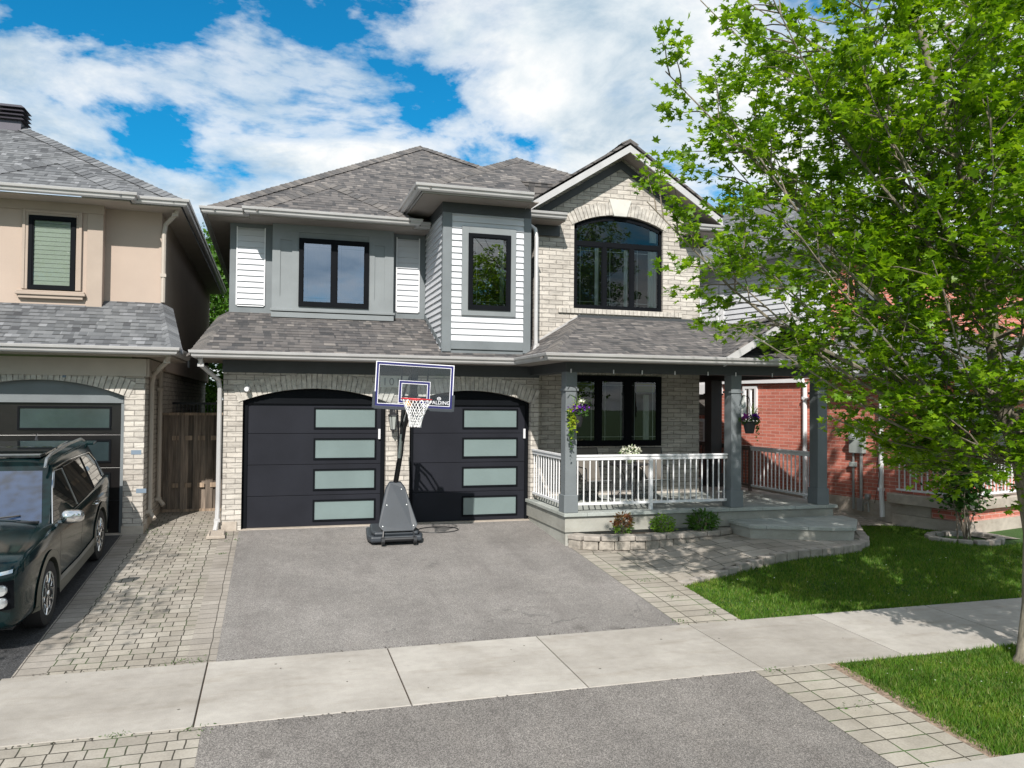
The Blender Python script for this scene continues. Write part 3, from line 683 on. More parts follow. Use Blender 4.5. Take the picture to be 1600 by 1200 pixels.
t_.box(3.38, 3.52, -.425, -.385, 3.94, 5.62); t_.box(4.31, 4.44, -.425, -.385, 3.94, 5.62); t_.box(3.52, 4.31, -.425, -.385, 3.94, 4.07); t_.box(3.52, 4.31, -.425, -.385, 5.47, 5.62)
t_.build('window_trim', 'trimlt', H, bevel=.004)
window(H, 3.50, 4.33, 4.05, 5.49, -.40, cols=1, fw=.07, glassm='glassm', curtain=[(4.12, 4.20, 4.2, 5.4)])
# lower slope under bay: flashing
MB().prism([(3.03, -.38, 3.30), (3.03, 1.4, 4.05), (3.03, 1.4, 4.14), (3.03, -.38, 3.39)], (-.025, 0, 0)).build('flashing', 'trim', H)
# upper main wall with siding insets and panelled bump-out
u = MB(); u.box(-.82, 3.04, 1.4, 1.6, 3.6, 5.85); u.box(-.82, -.7, 1.6, 13, 3.0, 5.85); u.build('upper_wall', 'trim', H)
s_ = MB(); s_.clap('y', -.68, -.18, 4.18, 5.68, 1.398, -1, .112); s_.build('siding', 'siding', H, recalc=False)
s_ = MB(); s_.clap('y', 2.43, 2.88, 4.16, 5.66, 1.398, -1, .112); s_.build('siding', 'siding', H, recalc=False)
for (a, b_) in ((-.70, -.16), (2.41, 2.90)): t_ = MB(); t_.box(a, a+.022, 1.372, 1.399, 4.16, 5.69); t_.box(b_-.022, b_, 1.372, 1.399, 4.16, 5.69); t_.box(a+.022, b_-.022, 1.372, 1.399, 4.14, 4.16); t_.build('siding_edge', 'white', H)
bp = MB(); bp.box(-.03, 2.33, 1.2, 1.45, 4.0, 5.84)
bp.box(-.03, 2.33, 1.175, 1.199, 5.62, 5.84)                                     # header band
bp.box(-.03, .12, 1.18, 1.199, 4.22, 5.62); bp.box(.34, .47, 1.18, 1.199, 4.22, 5.62); bp.box(1.83, 1.95, 1.18, 1.199, 4.22, 5.62); bp.box(2.15, 2.33, 1.18, 1.199, 4.22, 5.62)
bp.box(-.03, 2.33, 1.175, 1.199, 4.10, 4.22); bp.box(.12, .34, 1.18, 1.199, 5.45, 5.62); bp.box(1.95, 2.15, 1.18, 1.199, 5.45, 5.62)
bp.box(.12, .34, 1.18, 1.199, 4.22, 4.34); bp.box(1.95, 2.15, 1.18, 1.199, 4.22, 4.34)
bp.build('bay_wall', 'trimlt', H, label='grey panelled bump-out around the pair window')
lg = MB(); lg.box(-.06, 2.36, 1.13, 1.2, 4.05, 4.10); lg.box(-.04, 2.34, 1.15, 1.2, 3.93, 4.03); lg.build('window_sill', 'trimlt', H, bevel=.006)
window(H, .47, 1.83, 4.16, 5.50, 1.19, cols=2, fw=.075, glassm='glassb', curtain=[(.56, 1.11, 4.25, 5.42), (1.19, 1.74, 4.25, 5.42)], blinds=None)  # full curtains added behind both panes to soften the sky reflection
# soffits
so = MB(); so.box(-1.2, 3.0, .88, 1.41, 5.76, 5.78); so.box(-.44, 2.66, .65, .879, 5.76, 5.78); so.box(-1.2, -.8, 1.41, 13, 5.76, 5.78); so.box(2.56, 4.74, -.86, -.36, 6.05, 6.07); so.box(2.56, 3.05, -.36, 1.5, 6.05, 6.07)
so.box(-1.2, 4.5, -.58, .01, 3.02, 3.035); so.box(-1.2, -.8, .01, 1.5, 3.02, 3.035); so.box(4.47, 10.4, -2.4, -.05, 3.02, 3.035); so.box(5.06, 10.4, -.05, .4, 3.02, 3.035); so.box(8.86, 10.4, .4, 4.0, 3.02, 3.035)
so.build('soffit', 'soffit', H)
# roofs
rf = MB()
roof_slab(rf, [(-1.2, .85, 5.90), (9.35, .85, 5.90), (3.64, 5.69, 9.0)]); roof_slab(rf, [(-1.2, .85, 5.90), (3.64, 5.69, 9.0), (3.64, 9, 9.0), (-1.2, 14, 5.90)])
roof_slab(rf, [(9.35, .85, 5.90), (9.35, 14, 5.90), (3.64, 9, 9.0), (3.64, 5.69, 9.0)]); roof_slab(rf, [(-1.2, 14, 5.9), (3.64, 9, 9.0), (9.35, 14, 5.9)])
rf.build('roof', 'roof', H)
rf = MB()
roof_slab(rf, [(-.44, .62, 5.90), (2.66, .62, 5.90), (1.11, 2.18, 6.89)], .03)
roof_slab(rf, [(-.44, .62, 5.90), (1.11, 2.18, 6.89), (1.11, 2.42, 6.89), (-.44, .86, 5.90)], .03); roof_slab(rf, [(2.66, .62, 5.90), (2.66, .86, 5.90), (1.11, 2.42, 6.89), (1.11, 2.18, 6.89)], .03)
rf.build('roof', 'roof', H, label='small hipped shingle roof over the bump-out')
rf = MB()
roof_slab(rf, [(2.53, -.89, 6.2), (4.62, -.89, 6.2), (4.62, -.05, 6.68), (5.37, -.05, 6.68), (6.03, .69, 7.10), (5.07, 1.65, 7.65)])
rf.poly([(4.62, -.05, 6.12), (5.4, -.05, 6.66), (4.62, -.05, 6.66)]); roof_slab(rf, [(2.53, -.89, 6.2), (5.07, 1.65, 7.65), (5.07, 3.6, 7.65), (2.53, 1.32, 6.2)]); roof_slab(rf, [(5.07, 1.65, 7.65), (6.03, .69, 7.10), (7.6, 3.0, 6.3), (7.6, 3.6, 6.3), (5.07, 3.6, 7.65)])
rf.build('roof', 'roof', H, label='hipped shingle roof over the projecting bay')
MB().poly([(4.62, -.89, 6.19), (4.62, -.05, 6.64), (4.62, -.05, 6.0), (4.62, -.89, 6.06)]).build('fascia', 'gutter', H)
rf = MB()
roof_slab(rf, [(4.46, -.08, 6.12), (6.98, -.08, 7.72), (6.98, 3.7, 7.72), (4.46, 1.16, 6.12)], .05); roof_slab(rf, [(9.15, -.08, 6.34), (9.15, 3.0, 6.34), (6.98, 3.7, 7.72), (6.98, -.08, 7.72)], .05)
rf.build('roof', 'roof', H, label='steep shingle roof of the front gable')
rf = MB()
roof_slab(rf, [(-1.2, -.6, 3.13), (4.45, -.6, 3.13), (5.2, .4, 3.575), (5.2, 1.4, 4.02), (-.82, 1.4, 4.02)]); roof_slab(rf, [(-1.2, -.6, 3.13), (-.82, 1.4, 4.02), (-.82, 1.6, 4.02), (-1.2, 1.6, 3.13)])
rf.build('roof', 'roof', H, label='low shingle roof over the garage doors')
rf = MB()
roof_slab(rf, [(4.45, -2.45, 3.13), (6.06, .4, 4.09), (5.2, .4, 3.575), (4.45, -.6, 3.13)])
roof_slab(rf, [(4.45, -2.45, 3.13), (10.45, -2.45, 3.13), (8.86, .4, 4.09), (6.06, .4, 4.09)])
roof_slab(rf, [(10.45, -2.45, 3.13), (10.45, 4.2, 3.13), (8.86, 4.2, 4.09), (8.86, .4, 4.09)])
rf.build('roof', 'roof', H, label='shingle porch roof')
rf = MB()
roof_slab(rf, [(7.72, -2.42, 3.15), (9.14, -2.42, 3.97), (9.14, -.02, 3.97), (7.72, -2.38, 3.15)], .04); roof_slab(rf, [(10.56, -2.42, 3.15), (10.56, -2.3, 3.15), (9.14, -.02, 3.97), (9.14, -2.42, 3.97)], .04)
rf.build('roof', 'roof', H, label='small gable roof above the porch steps')
rk = MB()
for sgn in (-1, 1):
    px = lambda t: 9.14+sgn*t
    rk.prism([(px(0), -2.46, 3.94), (px(1.42), -2.46, 3.94-.577*1.42), (px(1.42), -2.46, 3.80-.577*1.42), (px(0), -2.46, 3.80)], (0, .04, 0))
rk.build('rake_board', 'gutter', H)
gb = MB(); gb.prism([(7.95, -1.62, 3.25), (10.33, -1.62, 3.25), (9.14, -1.62, 3.93)], (0, .05, 0)); gb.build('gable_panel', 'darktrim', H)
MB().prism([(8.84, -1.66, 3.50), (9.44, -1.66, 3.50), (9.14, -1.66, 3.68)], (0, .035, 0)).build('gable_vent', 'gutter', H)
for a, b_ in (((-1.2, .85, 5.92), (3.64, 5.69, 9.02)), ((9.35, .85, 5.92), (3.64, 5.69, 9.02)), ((3.64, 5.69, 9.02), (3.64, 9, 9.02)), ((-.44, .62, 5.91), (1.11, 2.18, 6.90)), ((2.66, .62, 5.91), (1.11, 2.18, 6.90)),
              ((2.53, -.89, 6.21), (5.07, 1.65, 7.66)), ((6.03, .69, 7.11), (5.07, 1.65, 7.66)), ((5.07, 1.65, 7.66), (5.07, 3.4, 7.66)), ((6.98, -.06, 7.73), (6.98, 3.6, 7.73)),
              ((-1.2, -.6, 3.14), (-.82, 1.4, 4.03)), ((4.45, -2.45, 3.14), (6.06, .4, 4.10)), ((10.45, -2.45, 3.14), (8.86, .4, 4.10)), ((9.14, -2.42, 3.975), (9.14, -.1, 3.975))):
    cp = MB(); caps(cp, a, b_); cp.build('ridge_cap', 'cap', H)
# gutters
gutter(H, [(-1.22, 13, 5.90), (-1.22, .84, 5.90), (-.45, .84, 5.90)]); gutter(H, [(-.46, .85, 5.90), (-.46, .61, 5.90), (2.68, .61, 5.90), (2.68, .85, 5.90)]); gutter(H, [(2.69, .84, 5.90), (3.0, .84, 5.90)])
gutter(H, [(2.51, 1.2, 6.20), (2.51, -.91, 6.20), (4.60, -.91, 6.20)])
gutter(H, [(-1.22, 1.5, 3.14), (-1.22, -.62, 3.14), (4.43, -.62, 3.14), (4.43, -2.47, 3.14), (10.47, -2.47, 3.14), (10.47, 4.2, 3.14)], label='long pale gutter along the low roof and the porch')
fs = MB().sweep([(-1.2, 1.5, 3.03), (-1.2, -.6, 3.03), (4.45, -.6, 3.03), (4.45, -2.45, 3.03), (10.45, -2.45, 3.03), (10.45, 4.2, 3.03)], [(0, 0), (0, .085), (-.02, .085), (-.02, 0)]); fs.build('fascia', 'gutter', H)
fs = MB().sweep([(-1.2, 13, 5.77), (-1.2, .85, 5.77), (-.44, .85, 5.77), (-.44, .62, 5.77), (2.66, .62, 5.77), (2.66, .85, 5.77), (3.0, .85, 5.77)], [(0, 0), (0, .12), (-.02, .12), (-.02, 0)]); fs.sweep([(2.53, 1.3, 6.06), (2.53, -.89, 6.06), (4.61, -.89, 6.06)], [(0, 0), (0, .13), (-.02, .13), (-.02, 0)]); fs.build('fascia', 'gutter', H)
downspout(H, [(-1.16, -.60, 3.02), (-1.16, -.50, 2.90), (-.90, -.10, 2.66), (-.875, -.06, 2.5), (-.875, -.06, .55), (-.885, -.06, .2), (-.91, -.2, .03)])
downspout(H, [(4.66, -.14, 5.97), (4.66, -.20, 5.85), (4.86, -.30, 5.68), (4.875, -.34, 5.5), (4.875, -.34, 3.75), (4.875, -.36, 3.42), (4.78, -.52, 3.26)])
# porch window, soldier course, porch
window(H, 5.72, 7.93, 1.42, 2.88, .40, cols=3, fw=.10, curtain=[(7.52, 7.66, 1.55, 2.5)], blinds=None)
for (a, b_) in ((5.85, 6.40), (7.36, 7.78)): vs_ = MB().poly([(a, .378, 2.55), (b_, .378, 2.55), (b_, .378, 2.73), (a, .378, 2.73)]); vs_.build('blind', M['yleaf'], H)
s_ = MB(); x = 5.62
while x < 8.0:
    s_.box(x, x+.075, .372, .41, 2.90, 3.02); x += .086
s_.build('arch_trim', 'archbrick', H)
po = MB(); po.box(4.86, 10.34, -2.06, .38, .08, .34); po.box(8.88, 10.34, .38, 4.6, .08, .34); po.build('porch_base', 'stone', H, bevel=.006)
po = MB(); po.box(4.98, 10.2, -1.98, .3, -.35, .08); po.box(9.0, 10.2, .3, 4.6, -.35, .08); po.box(4.88, 5.02, -2.03, -.02, -.35, .075); po.build('porch_foundation', 'stone', H)
po = MB(); po.box(4.83, 10.40, -2.11, .385, .35, .412); po.box(8.865, 10.40, .386, 4.62, .35, .412); po.build('porch_floor', 'flag', H, bevel=.008)
for x in (5.55, 6.35, 7.15, 7.95, 8.75, 9.55): pass
st = MB(); stp = [(8.02, -2.115), (10.52, -2.115), (10.42, -2.62), (9.70, -3.45), (9.28, -3.36), (8.02, -2.80)]
st.prism([(x, y, .145) for x, y in reversed(stp)], (0, 0, .06)); st.build('porch_step', 'flag', H, bevel=.008)
st = MB(); sti = [(8.05, -2.12), (10.46, -2.12), (10.38, -2.60), (9.68, -3.41), (9.28, -3.33), (8.05, -2.77)]
st.prism([(x, y, -.3) for x, y in reversed(sti)], (0, 0, .441)); st.build('step_riser', 'stone', H)
def column(x0, x1, y0, y1, mat='trim', base=True):
    mb = MB(); mb.box(x0, x1, y0, y1, .70, 2.86); o = mb.build('porch_column', mat, H, bevel=.006)
    b2 = MB(); b2.box(x0-.025, x1+.025, y0-.025, y1+.025, .412, .72); b2.build('column_base', mat, o, bevel=.01)
    b3 = MB(); b3.box(x0-.02, x1+.02, y0-.02, y1+.02, 2.52, 2.56); b3.build('column_band', mat, o)
column(4.87, 5.08, -2.03, -1.80); column(8.13, 8.345, -2.03, -1.78); column(10.01, 10.225, -2.03, -1.78, 'trim'); column(9.72, 10.0, 1.35, 1.65, 'darktrim')  # rear column: charcoal stands in for the porch shade on it
bm_ = MB().sweep([(4.86, -.03, 2.85), (4.86, -2.05, 2.85), (10.26, -2.05, 2.85), (10.26, 4.2, 2.85)], [(0, 0), (0, .19), (-.30, .19), (-.30, 0)]); bm_.build('porch_beam', 'darktrim', H)  # beam takes the frieze's charcoal; its darkness also paints in roof shade
lc = MB()
for x in (4.95, 5.75, 6.30, 6.95, 7.62, 8.20, 8.98, 9.6): lc.box(x-.008, x+.008, -2.07, -2.055, 2.83, 2.90)
lc.build('light_clip', 'white', H)
def railing(p0, p1, n, mid=None, mat='white', z0=.52, z1=1.40):
    p0, p1 = Vector((*p0, 0)), Vector((*p1, 0)); d = (p1-p0); L = d.length; d.normalize(); a = math.atan2(d.y, d.x)
    T = Matrix.Translation(p0) @ Matrix.Rotation(a, 4, 'Z')
    mb = MB(); mb.box(0, L, -.038, .038, z1-.035, z1, 0, T); mb.box(0, L, -.022, .022, z1-.095, z1-.04, 0, T); mb.box(0, L, -.02, .02, z0, z0+.045, 0, T)
    o = mb.build('railing', mat, H, bevel=.004)
    b_ = MB()
    for i in range(n): x = L*(i+.5)/n; b_.box(x-.0095, x+.0095, -.0095, .0095, z0+.045, z1-.09, 0, T)
    b_.build('balusters', mat, o)
    if mid:
        for x in mid: MB().box(x-.03, x+.03, -.03, .03, .412, z1-.09, 0, T).build('railing_post', mat, o)
railing((5.09, -1.90), (8.12, -1.90), 26, [1.47]); railing((4.95, -.02), (4.95, -1.72), 12); 
railing((10.08, -1.72), (10.08, .28), 15, None, 'white'); railing((10.08, .30), (10.08, 4.4), 31, [.03, 2.0, 4.0], 'shadedrail')  # far rail section coloured brown for the shade it stands in
# house number plate, lamp, security camera
MB().box(1.93, 2.62, -.03, -.001, 2.57, 2.79).build('number_plate', 'plate', H, bevel=.006)
def text(body, size, loc, rot, mat, name, parent, ext=.004, align='LEFT', spacing=1):
    cu = bpy.data.curves.new('t', 'FONT'); cu.body = body; cu.size = size; cu.extrude = ext; cu.align_x = align; cu.space_character = spacing
    o = bpy.data.objects.new('t', cu); COL.objects.link(o); o.location = loc; o.rotation_euler = rot
    bpy.context.view_layer.update(); me = bpy.data.meshes.new_from_object(o.evaluated_get(bpy.context.evaluated_depsgraph_get()))
    me.transform(o.matrix_world); bpy.data.objects.remove(o); me.materials.clear(); me.materials.append(M[mat])
    q = bpy.data.objects.new(name, me); COL.objects.link(q); q.parent = parent; return q
text('101', .20, (1.97, -.033, 2.61), (R(90), 0, 0), 'numb', 'house_number', H, spacing=1.25)
L = MB(); lx = 2.165
L.box(lx-.05, lx+.05, -.03, 0, 2.02, 2.22); L.tube([(lx, -.02, 2.15), (lx, -.10, 2.24), (lx, -.17, 2.2), (lx, -.17, 2.14)], .012)
L.lathe([(.001, 2.17), (.02, 2.15), (.035, 2.11), (.10, 2.06), (.105, 2.045), (.085, 2.04)], (lx, -.17, 0), 6); L.lathe([(.05, 1.80), (.055, 1.78), (.02, 1.76), (.012, 1.72), (.001, 1.71)], (lx, -.17, 0), 6)
for k in range(6):
    an = k*math.pi/3; L.tube([(lx+.085*math.cos(an), -.17+.085*math.sin(an), 2.045), (lx+.052*math.cos(an), -.17+.052*math.sin(an), 1.79)], .006, 5)
lo = L.build('wall_lamp', 'black', H)
MB().lathe([(.05, 1.79), (.08, 2.04)], (lx, -.17, 0), 6).build('lamp_glass', 'shadeglass', lo)
cmm = MB(); cmm.tube([(-.41, -.02, 2.50), (-.41, -.07, 2.52), (-.43, -.16, 2.50)], [.05, .045, .04], 12); cmm.build('security_camera', 'white', H, smooth=True)
sp = MB(); sp.prism([(-1.02, -.62, -.035), (-.72, -.62, -.035), (-.74, -.12, 0), (-1.0, -.12, 0)], (0, 0, .05)); sp.box(-1.0, -.97, -.6, -.14, 0, .05); sp.box(-.77, -.74, -.6, -.14, 0, .05)
tag(sp.build('splash_block', 'found', None, bevel=.005), 'small concrete splash block under the white downspout', 'splash block')

# ------------------------------------------------------------------ LEFT HOUSE
LH = thing('detached_house', 'beige stucco house with black window and a dark garage door behind the parked SUV', 'house')
GL = (-5.0, -2.41, 2.36, .26)
arched_wall(LH, -7.5, -2.09, 2.78, 0, [GL], .16)
arch_bricks(LH, *GL, 0, h=.28)
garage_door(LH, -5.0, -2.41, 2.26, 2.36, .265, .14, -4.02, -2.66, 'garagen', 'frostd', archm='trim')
w = MB(); w.poly([(-2.09, 0, -.3), (-2.09, 13, -.3), (-2.09, 13, 2.9), (-2.09, 0, 2.9)]); w.build('wall', 'brick', LH)
MB().box(-7.5, -2.07, -.05, .0, 2.70, 3.0).build('frieze', 'beige', LH); MB().box(-2.1, -2.03, .0, 1.9, 2.70, 3.0).build('frieze', 'beige', LH)
bb_ = MB()   # a few blue-grey glazed bricks and foot of wall
for (x, z) in ((-2.29, 1.36), (-2.20, .70)): bb_.box(x, x+.16, -.004, .0, z, z+.075)
bb_.box(-3.36, -3.31, -.03, .0, 2.66, 2.88)
bb_.build('glazed_brick', plain('blue_glazed_brick', (.16, .21, .27), .7), LH)
MB().box(-2.42, -2.07, -.03, .25, -.3, .14).build('footing', 'found', LH); MB().box(-2.12, -2.06, .25, 3, -.3, .22).build('footing', 'found', LH)
MB().box(-5.0, -2.42, -.03, .5, -.2, .012).build('threshold', 'found', LH)
u = MB(); u.box(-7.5, -2.0, 1.05, 13, 3.4, 5.85); u.box(-2.6, -2.0, 1.9, 13, 2.86, 3.5); u.build('upper_wall', 'stucco', LH)
u = MB(); u.box(-7.5, -2.95, .83, 1.06, 3.85, 5.85); u.build('bay_wall', 'stucco', LH)
u = MB(); u.box(-4.75, -2.93, .80, .83, 5.62, 5.85); u.box(-3.2, -2.94, .80, .829, 3.9, 5.62); u.build('bay_trim', 'stuccot', LH, bevel=.01)
fr = MB()
for (o, y) in ((.0, .775), (.045, .79)):
    a, b_, c0, c1 = -4.22+o, -3.28-o, 4.22, 5.62-o
    fr.box(a, a+.05, y, .83, c0, c1); fr.box(b_-.05, b_, y, .83, c0, c1); fr.box(a+.05, b_-.05, y, .83, c1-.05, c1)
fr.box(-4.30, -3.20, .72, .83, 4.12, 4.17); fr.box(-4.26, -3.24, .75, .83, 4.06, 4.12); fr.box(-4.28, -3.22, .74, .83, 4.17, 4.2)
fr.build('window_surround', 'stuccot', LH, bevel=.008)
window(LH, -4.12, -3.38, 4.22, 5.52, .82, fw=.06, blinds=(-4.04, -3.46, 4.30, 5.44), muntin=False, curtain=None, glassm='glassl')
rf = MB(); roof_slab(rf, [(-8, -.6, 3.16), (-1.62, -.6, 3.16), (-1.98, 1.06, 4.1), (-8, 1.06, 4.1)]); roof_slab(rf, [(-1.62, -.6, 3.16), (-1.62, 1.5, 3.16), (-1.98, 1.5, 4.1), (-1.98, 1.06, 4.1)]); rf.build('roof', 'roofgrey', LH, label='low grey shingle roof over the garage')
EX, EY, EZ, PT = -1.62, .55, 5.92, .60
rf = MB(); roof_slab(rf, [(-14, EY, EZ), (EX, EY, EZ), (EX-5.2, EY+5.2, EZ+PT*5.2), (-8.8, EY+5.2, EZ+PT*5.2)]); roof_slab(rf, [(EX, EY, EZ), (EX, 14, EZ), (EX-5.2, 9, EZ+PT*5.2), (EX-5.2, EY+5.2, EZ+PT*5.2)]); rf.build('roof', 'roofgrey', LH)
rf = MB(); roof_slab(rf, [(-5.25, .33, 5.92), (-2.45, .33, 5.92), (-3.85, 1.73, 6.80)], .03); roof_slab(rf, [(-2.45, .33, 5.92), (-2.45, .56, 5.92), (-3.85, 2.02, 6.80), (-3.85, 1.73, 6.80)], .03); roof_slab(rf, [(-5.25, .33, 5.92), (-3.85, 1.73, 6.80), (-3.85, 2.02, 6.80), (-5.25, .56, 5.92)], .03)
rf.build('roof', 'roofgrey', LH, label='small hipped grey roof above the framed window')
GC = 'capg'
for a, b_ in (((EX, EY, EZ+.02), (EX-5.2, EY+5.2, EZ+PT*5.2+.02)), ((-2.45, .33, 5.93), (-3.85, 1.73, 6.81)), ((-5.25, .33, 5.93), (-3.85, 1.73, 6.81)), ((-1.62, -.6, 3.17), (-1.98, 1.06, 4.11))): cp = MB(); caps(cp, a, b_); cp.build('ridge_cap', GC, LH)
gutter(LH, [(-8, -.62, 3.17), (-1.60, -.62, 3.17), (-1.60, 1.5, 3.17)]); gutter(LH, [(-8, .31, 5.92), (-2.43, .31, 5.92), (-2.43, .53, 5.92)]); gutter(LH, [(-2.43, .53, 5.92), (EX+.02, .53, 5.92), (EX+.02, 13, 5.92)])
so = MB(); so.box(-8, -1.63, .56, 1.06, 5.78, 5.80); so.box(-8, -2.45, .35, .559, 5.78, 5.80); so.box(-2.0, -1.63, 1.06, 13, 5.78, 5.80); so.box(-8, -1.63, -.58, 0, 3.03, 3.05); so.box(-2.08, -1.63, 0, 1.9, 3.03, 3.05); so.build('soffit', 'beige', LH)
downspout(LH, [(-1.66, -.55, 3.05), (-1.7, -.4, 2.95), (-2.0, .35, 2.75), (-2.04, .45, 2.6), (-2.04, .45, .55), (-2.04, .45, .32), (-1.95, .35, .2)], 'beige'); downspout(LH, [(-2.03, 1.5, 2.9), (-2.03, 1.5, 2.5), (-2.03, 1.5, .6), (-2.03, 1.5, .42), (-1.93, 1.45, .3)], 'beige')
downspout(LH, [(-1.68, .75, 5.84), (-1.75, .8, 5.7), (-1.93, 1.0, 5.55), (-1.955, 1.0, 5.4), (-1.955, 1.0, 4.6), (-1.955, 1.0, 4.1)], 'beige')
MB().box(-1.998, -1.97, 6.2, 6.5, 3.1, 3.4).build('wall_vent', 'white', LH)
v = MB(); cx, cy, cz = -5.3, 4.02, 8.0
v.box(cx-.20, cx+.20, cy-.20, cy+.20, cz-.35, cz+.18)
for k in range(4): z = cz+.10+k*.085; v.add([(cx-.28, cy-.28, z), (cx+.28, cy-.28, z), (cx+.28, cy+.28, z), (cx-.28, cy+.28, z), (cx-.20, cy-.20, z+.07), (cx+.20, cy-.20, z+.07), (cx+.20, cy+.20, z+.07), (cx-.20, cy+.20, z+.07)], [(0, 1, 5, 4), (1, 2, 6, 5), (2, 3, 7, 6), (3, 0, 4, 7), (4, 5, 6, 7), (0, 3, 2, 1)])
v.build('roof_vent', plain('dark_brown_metal', (.07, .065, .08), .4, metal=.4), LH)

# ------------------------------------------------------------------ RIGHT HOUSE (turned a little towards the street bend)
RH = thing('detached_house', 'red brick house with white upper siding behind the maple on the right', 'house', (12.1, -.6, -.03), R(14))
w = MB(); w.poly([(0, -1.65, .35), (0, -1.65, 3.0), (0, 14, 3.0), (0, 14, .35)]); w.poly([(0, -1.65, .35), (9, -1.65, .35), (9, -1.65, 3.0), (0, -1.65, 3.0)])
w.poly([(0, .7, 3.0), (0, .7, 5.9), (9, .7, 5.9), (9, .7, 3.0)]); w.poly([(0, .7, 3.0), (0, .7, 5.9), (0, .72, 5.9), (0, .72, 3.0)])
w.build('wall', 'redbrick', RH, recalc=False)
MB().box(-.03, .25, -1.68, 14, -.4, .36).build('foundation', 'found', RH)
w = MB(); w.clap('x', .85, 14, 2.95, 5.85, -.01, -1, .13); w.build('siding', 'siding', RH, recalc=False)
MB().box(-.05, -.001, .66, .86, 2.95, 5.9).build('corner_board', 'white', RH); MB().box(-.045, -.001, 3.85, 4.0, 4.3, 5.85).build('corner_board', 'white', RH); MB().box(-.045, -.001, 1.75, 1.88, 4.3, 5.85).build('corner_board', 'white', RH)
MB().box(-.10, -.001, 1.35, 14, 2.86, 2.96).build('belt_course', 'white', RH)
def side_window(y0, y1, z0, z1):
    f = MB(); f.box(-.05, 0, y0, y0+.07, z0, z1); f.box(-.05, 0, y1-.07, y1, z0, z1); f.box(-.05, 0, y0+.07, y1-.07, z0, z0+.07); f.box(-.05, 0, y0+.07, y1-.07, z1-.07, z1); m_ = (y0+y1)/2; f.box(-.045, 0, m_-.03, m_+.03, z0+.07, z1-.07)
    o = f.build('window', 'white', RH); MB().poly([(-.02, y0+.05, z0+.05), (-.02, y1-.05, z0+.05), (-.02, y1-.05, z1-.05), (-.02, y0+.05, z1-.05)]).build('pane', 'glass', o); MB().poly([(-.015, y0+.05, z0+.05), (-.015, y1-.05, z0+.05), (-.015, y1-.05, z1-.05), (-.015, y0+.05, z1-.05)]).build('room_backing', 'frostd', o)
side_window(4.05, 5.4, 4.35, 5.45); side_window(4.5, 5.9, 1.3, 1.95); side_window(2.75, 3.2, 1.9, 2.8)
MB().box(-.02, -.001, 4.0, 7.5, 2.05, 2.85).build('brick_panel', 'greybrick', RH)
MB().box(-.12, -.001, 3.9, 7.5, 2.60, 2.86).build('lintel', 'white', RH)
rf = MB(); roof_slab(rf, [(-.45, .25, 5.98), (9.4, .25, 5.98), (4.5, 5.2, 8.7)]); roof_slab(rf, [(-.45, .25, 5.98), (4.5, 5.2, 8.7), (4.5, 10, 8.7), (-.45, 14.5, 5.98)]); roof_slab(rf, [(9.4, .25, 5.98), (9.4, 14.5, 5.98), (4.5, 10, 8.7), (4.5, 5.2, 8.7)]); rf.build('roof', 'roofgrey', RH)
so = MB(); so.box(-.43, 9.3, .27, .7, 5.86, 5.88); so.box(-.43, 0, .7, 14, 5.86, 5.88); so.build('soffit', 'white', RH)
gutter(RH, [(-.47, 14, 5.98), (-.47, .23, 5.98), (9.42, .23, 5.98)], mat='white'); MB().box(0, 9, .66, .7, 5.6, 5.88).build('frieze', 'white', RH)
rf = MB(); roof_slab(rf, [(-.4, -2.5, 3.05), (9, -2.5, 3.05), (9, .7, 4.25), (.5, .7, 4.25)]); roof_slab(rf, [(-.4, -2.5, 3.05), (.5, .7, 4.25), (-.4, .7, 3.05)]); rf.build('roof', 'roofgrey', RH, label='low grey shingle roof over the front of the red brick house')
gutter(RH, [(-.42, .7, 3.06), (-.42, -2.52, 3.06), (9, -2.52, 3.06)], mat='white'); MB().box(-.35, 9, -2.45, -1.66, 2.84, 2.94).build('soffit', 'white', RH)
def fwin(x0, x1, z0, z1, y):
    f = MB(); f.box(x0, x0+.07, y-.05, y, z0, z1); f.box(x1-.07, x1, y-.05, y, z0, z1); f.box(x0+.07, x1-.07, y-.05, y, z0, z0+.07); f.box(x0+.07, x1-.07, y-.05, y, z1-.07, z1)
    o = f.build('window', 'frame', RH); MB().poly([(x0, y-.02, z0), (x1, y-.02, z0), (x1, y-.02, z1), (x0, y-.02, z1)]).build('pane', 'carglass', o)
    MB().box(x0-.1, x1+.1, y-.02, y-.001, z1, z1+.2).build('lintel', plain('soldier_brick', (.42, .13, .09), .9, var=.25, nscale=12), RH); MB().box(x0-.1, x1+.1, y-.05, y-.001, z0-.07, z0).build('window_sill', 'found', RH)
fwin(.9, 1.7, 4.35, 5.4, .7); fwin(2.4, 3.4, 4.2, 5.4, .7); fwin(.1, .7, 1.2, 2.6, -1.65); fwin(1.4, 3.0, .9, 2.6, -1.65)
po = MB(); po.box(-.22, 5.5, -2.45, -.85, .36, .56); po.build('porch_floor', 'found', RH, bevel=.015); MB().box(.0, 5.4, -2.35, -1.66, .0, .36).build('porch_base', 'redbrick', RH); MB().box(-.1, 5.4, -2.38, -.9, -.4, .14).build('porch_foundation', 'found', RH)
def rrail(x0, x1, y0, y1, n):
    mb = MB(); horiz = abs(x1-x0) > abs(y1-y0)
    def seg(z0, z1, h): 
        if horiz: mb.box(x0, x1, y0-h, y0+h, z0, z1)
        else: mb.box(x0-h, x0+h, y0, y1, z0, z1)
    seg(1.40, 1.47, .035); seg(.62, .66, .02)
    for i in range(n):
        t = (i+.5)/n; x = x0+(x1-x0)*t; y = y0+(y1-y0)*t; mb.box(x-.011, x+.011, y-.011, y+.011, .66, 1.40)
    mb.build('railing', 'white', RH)
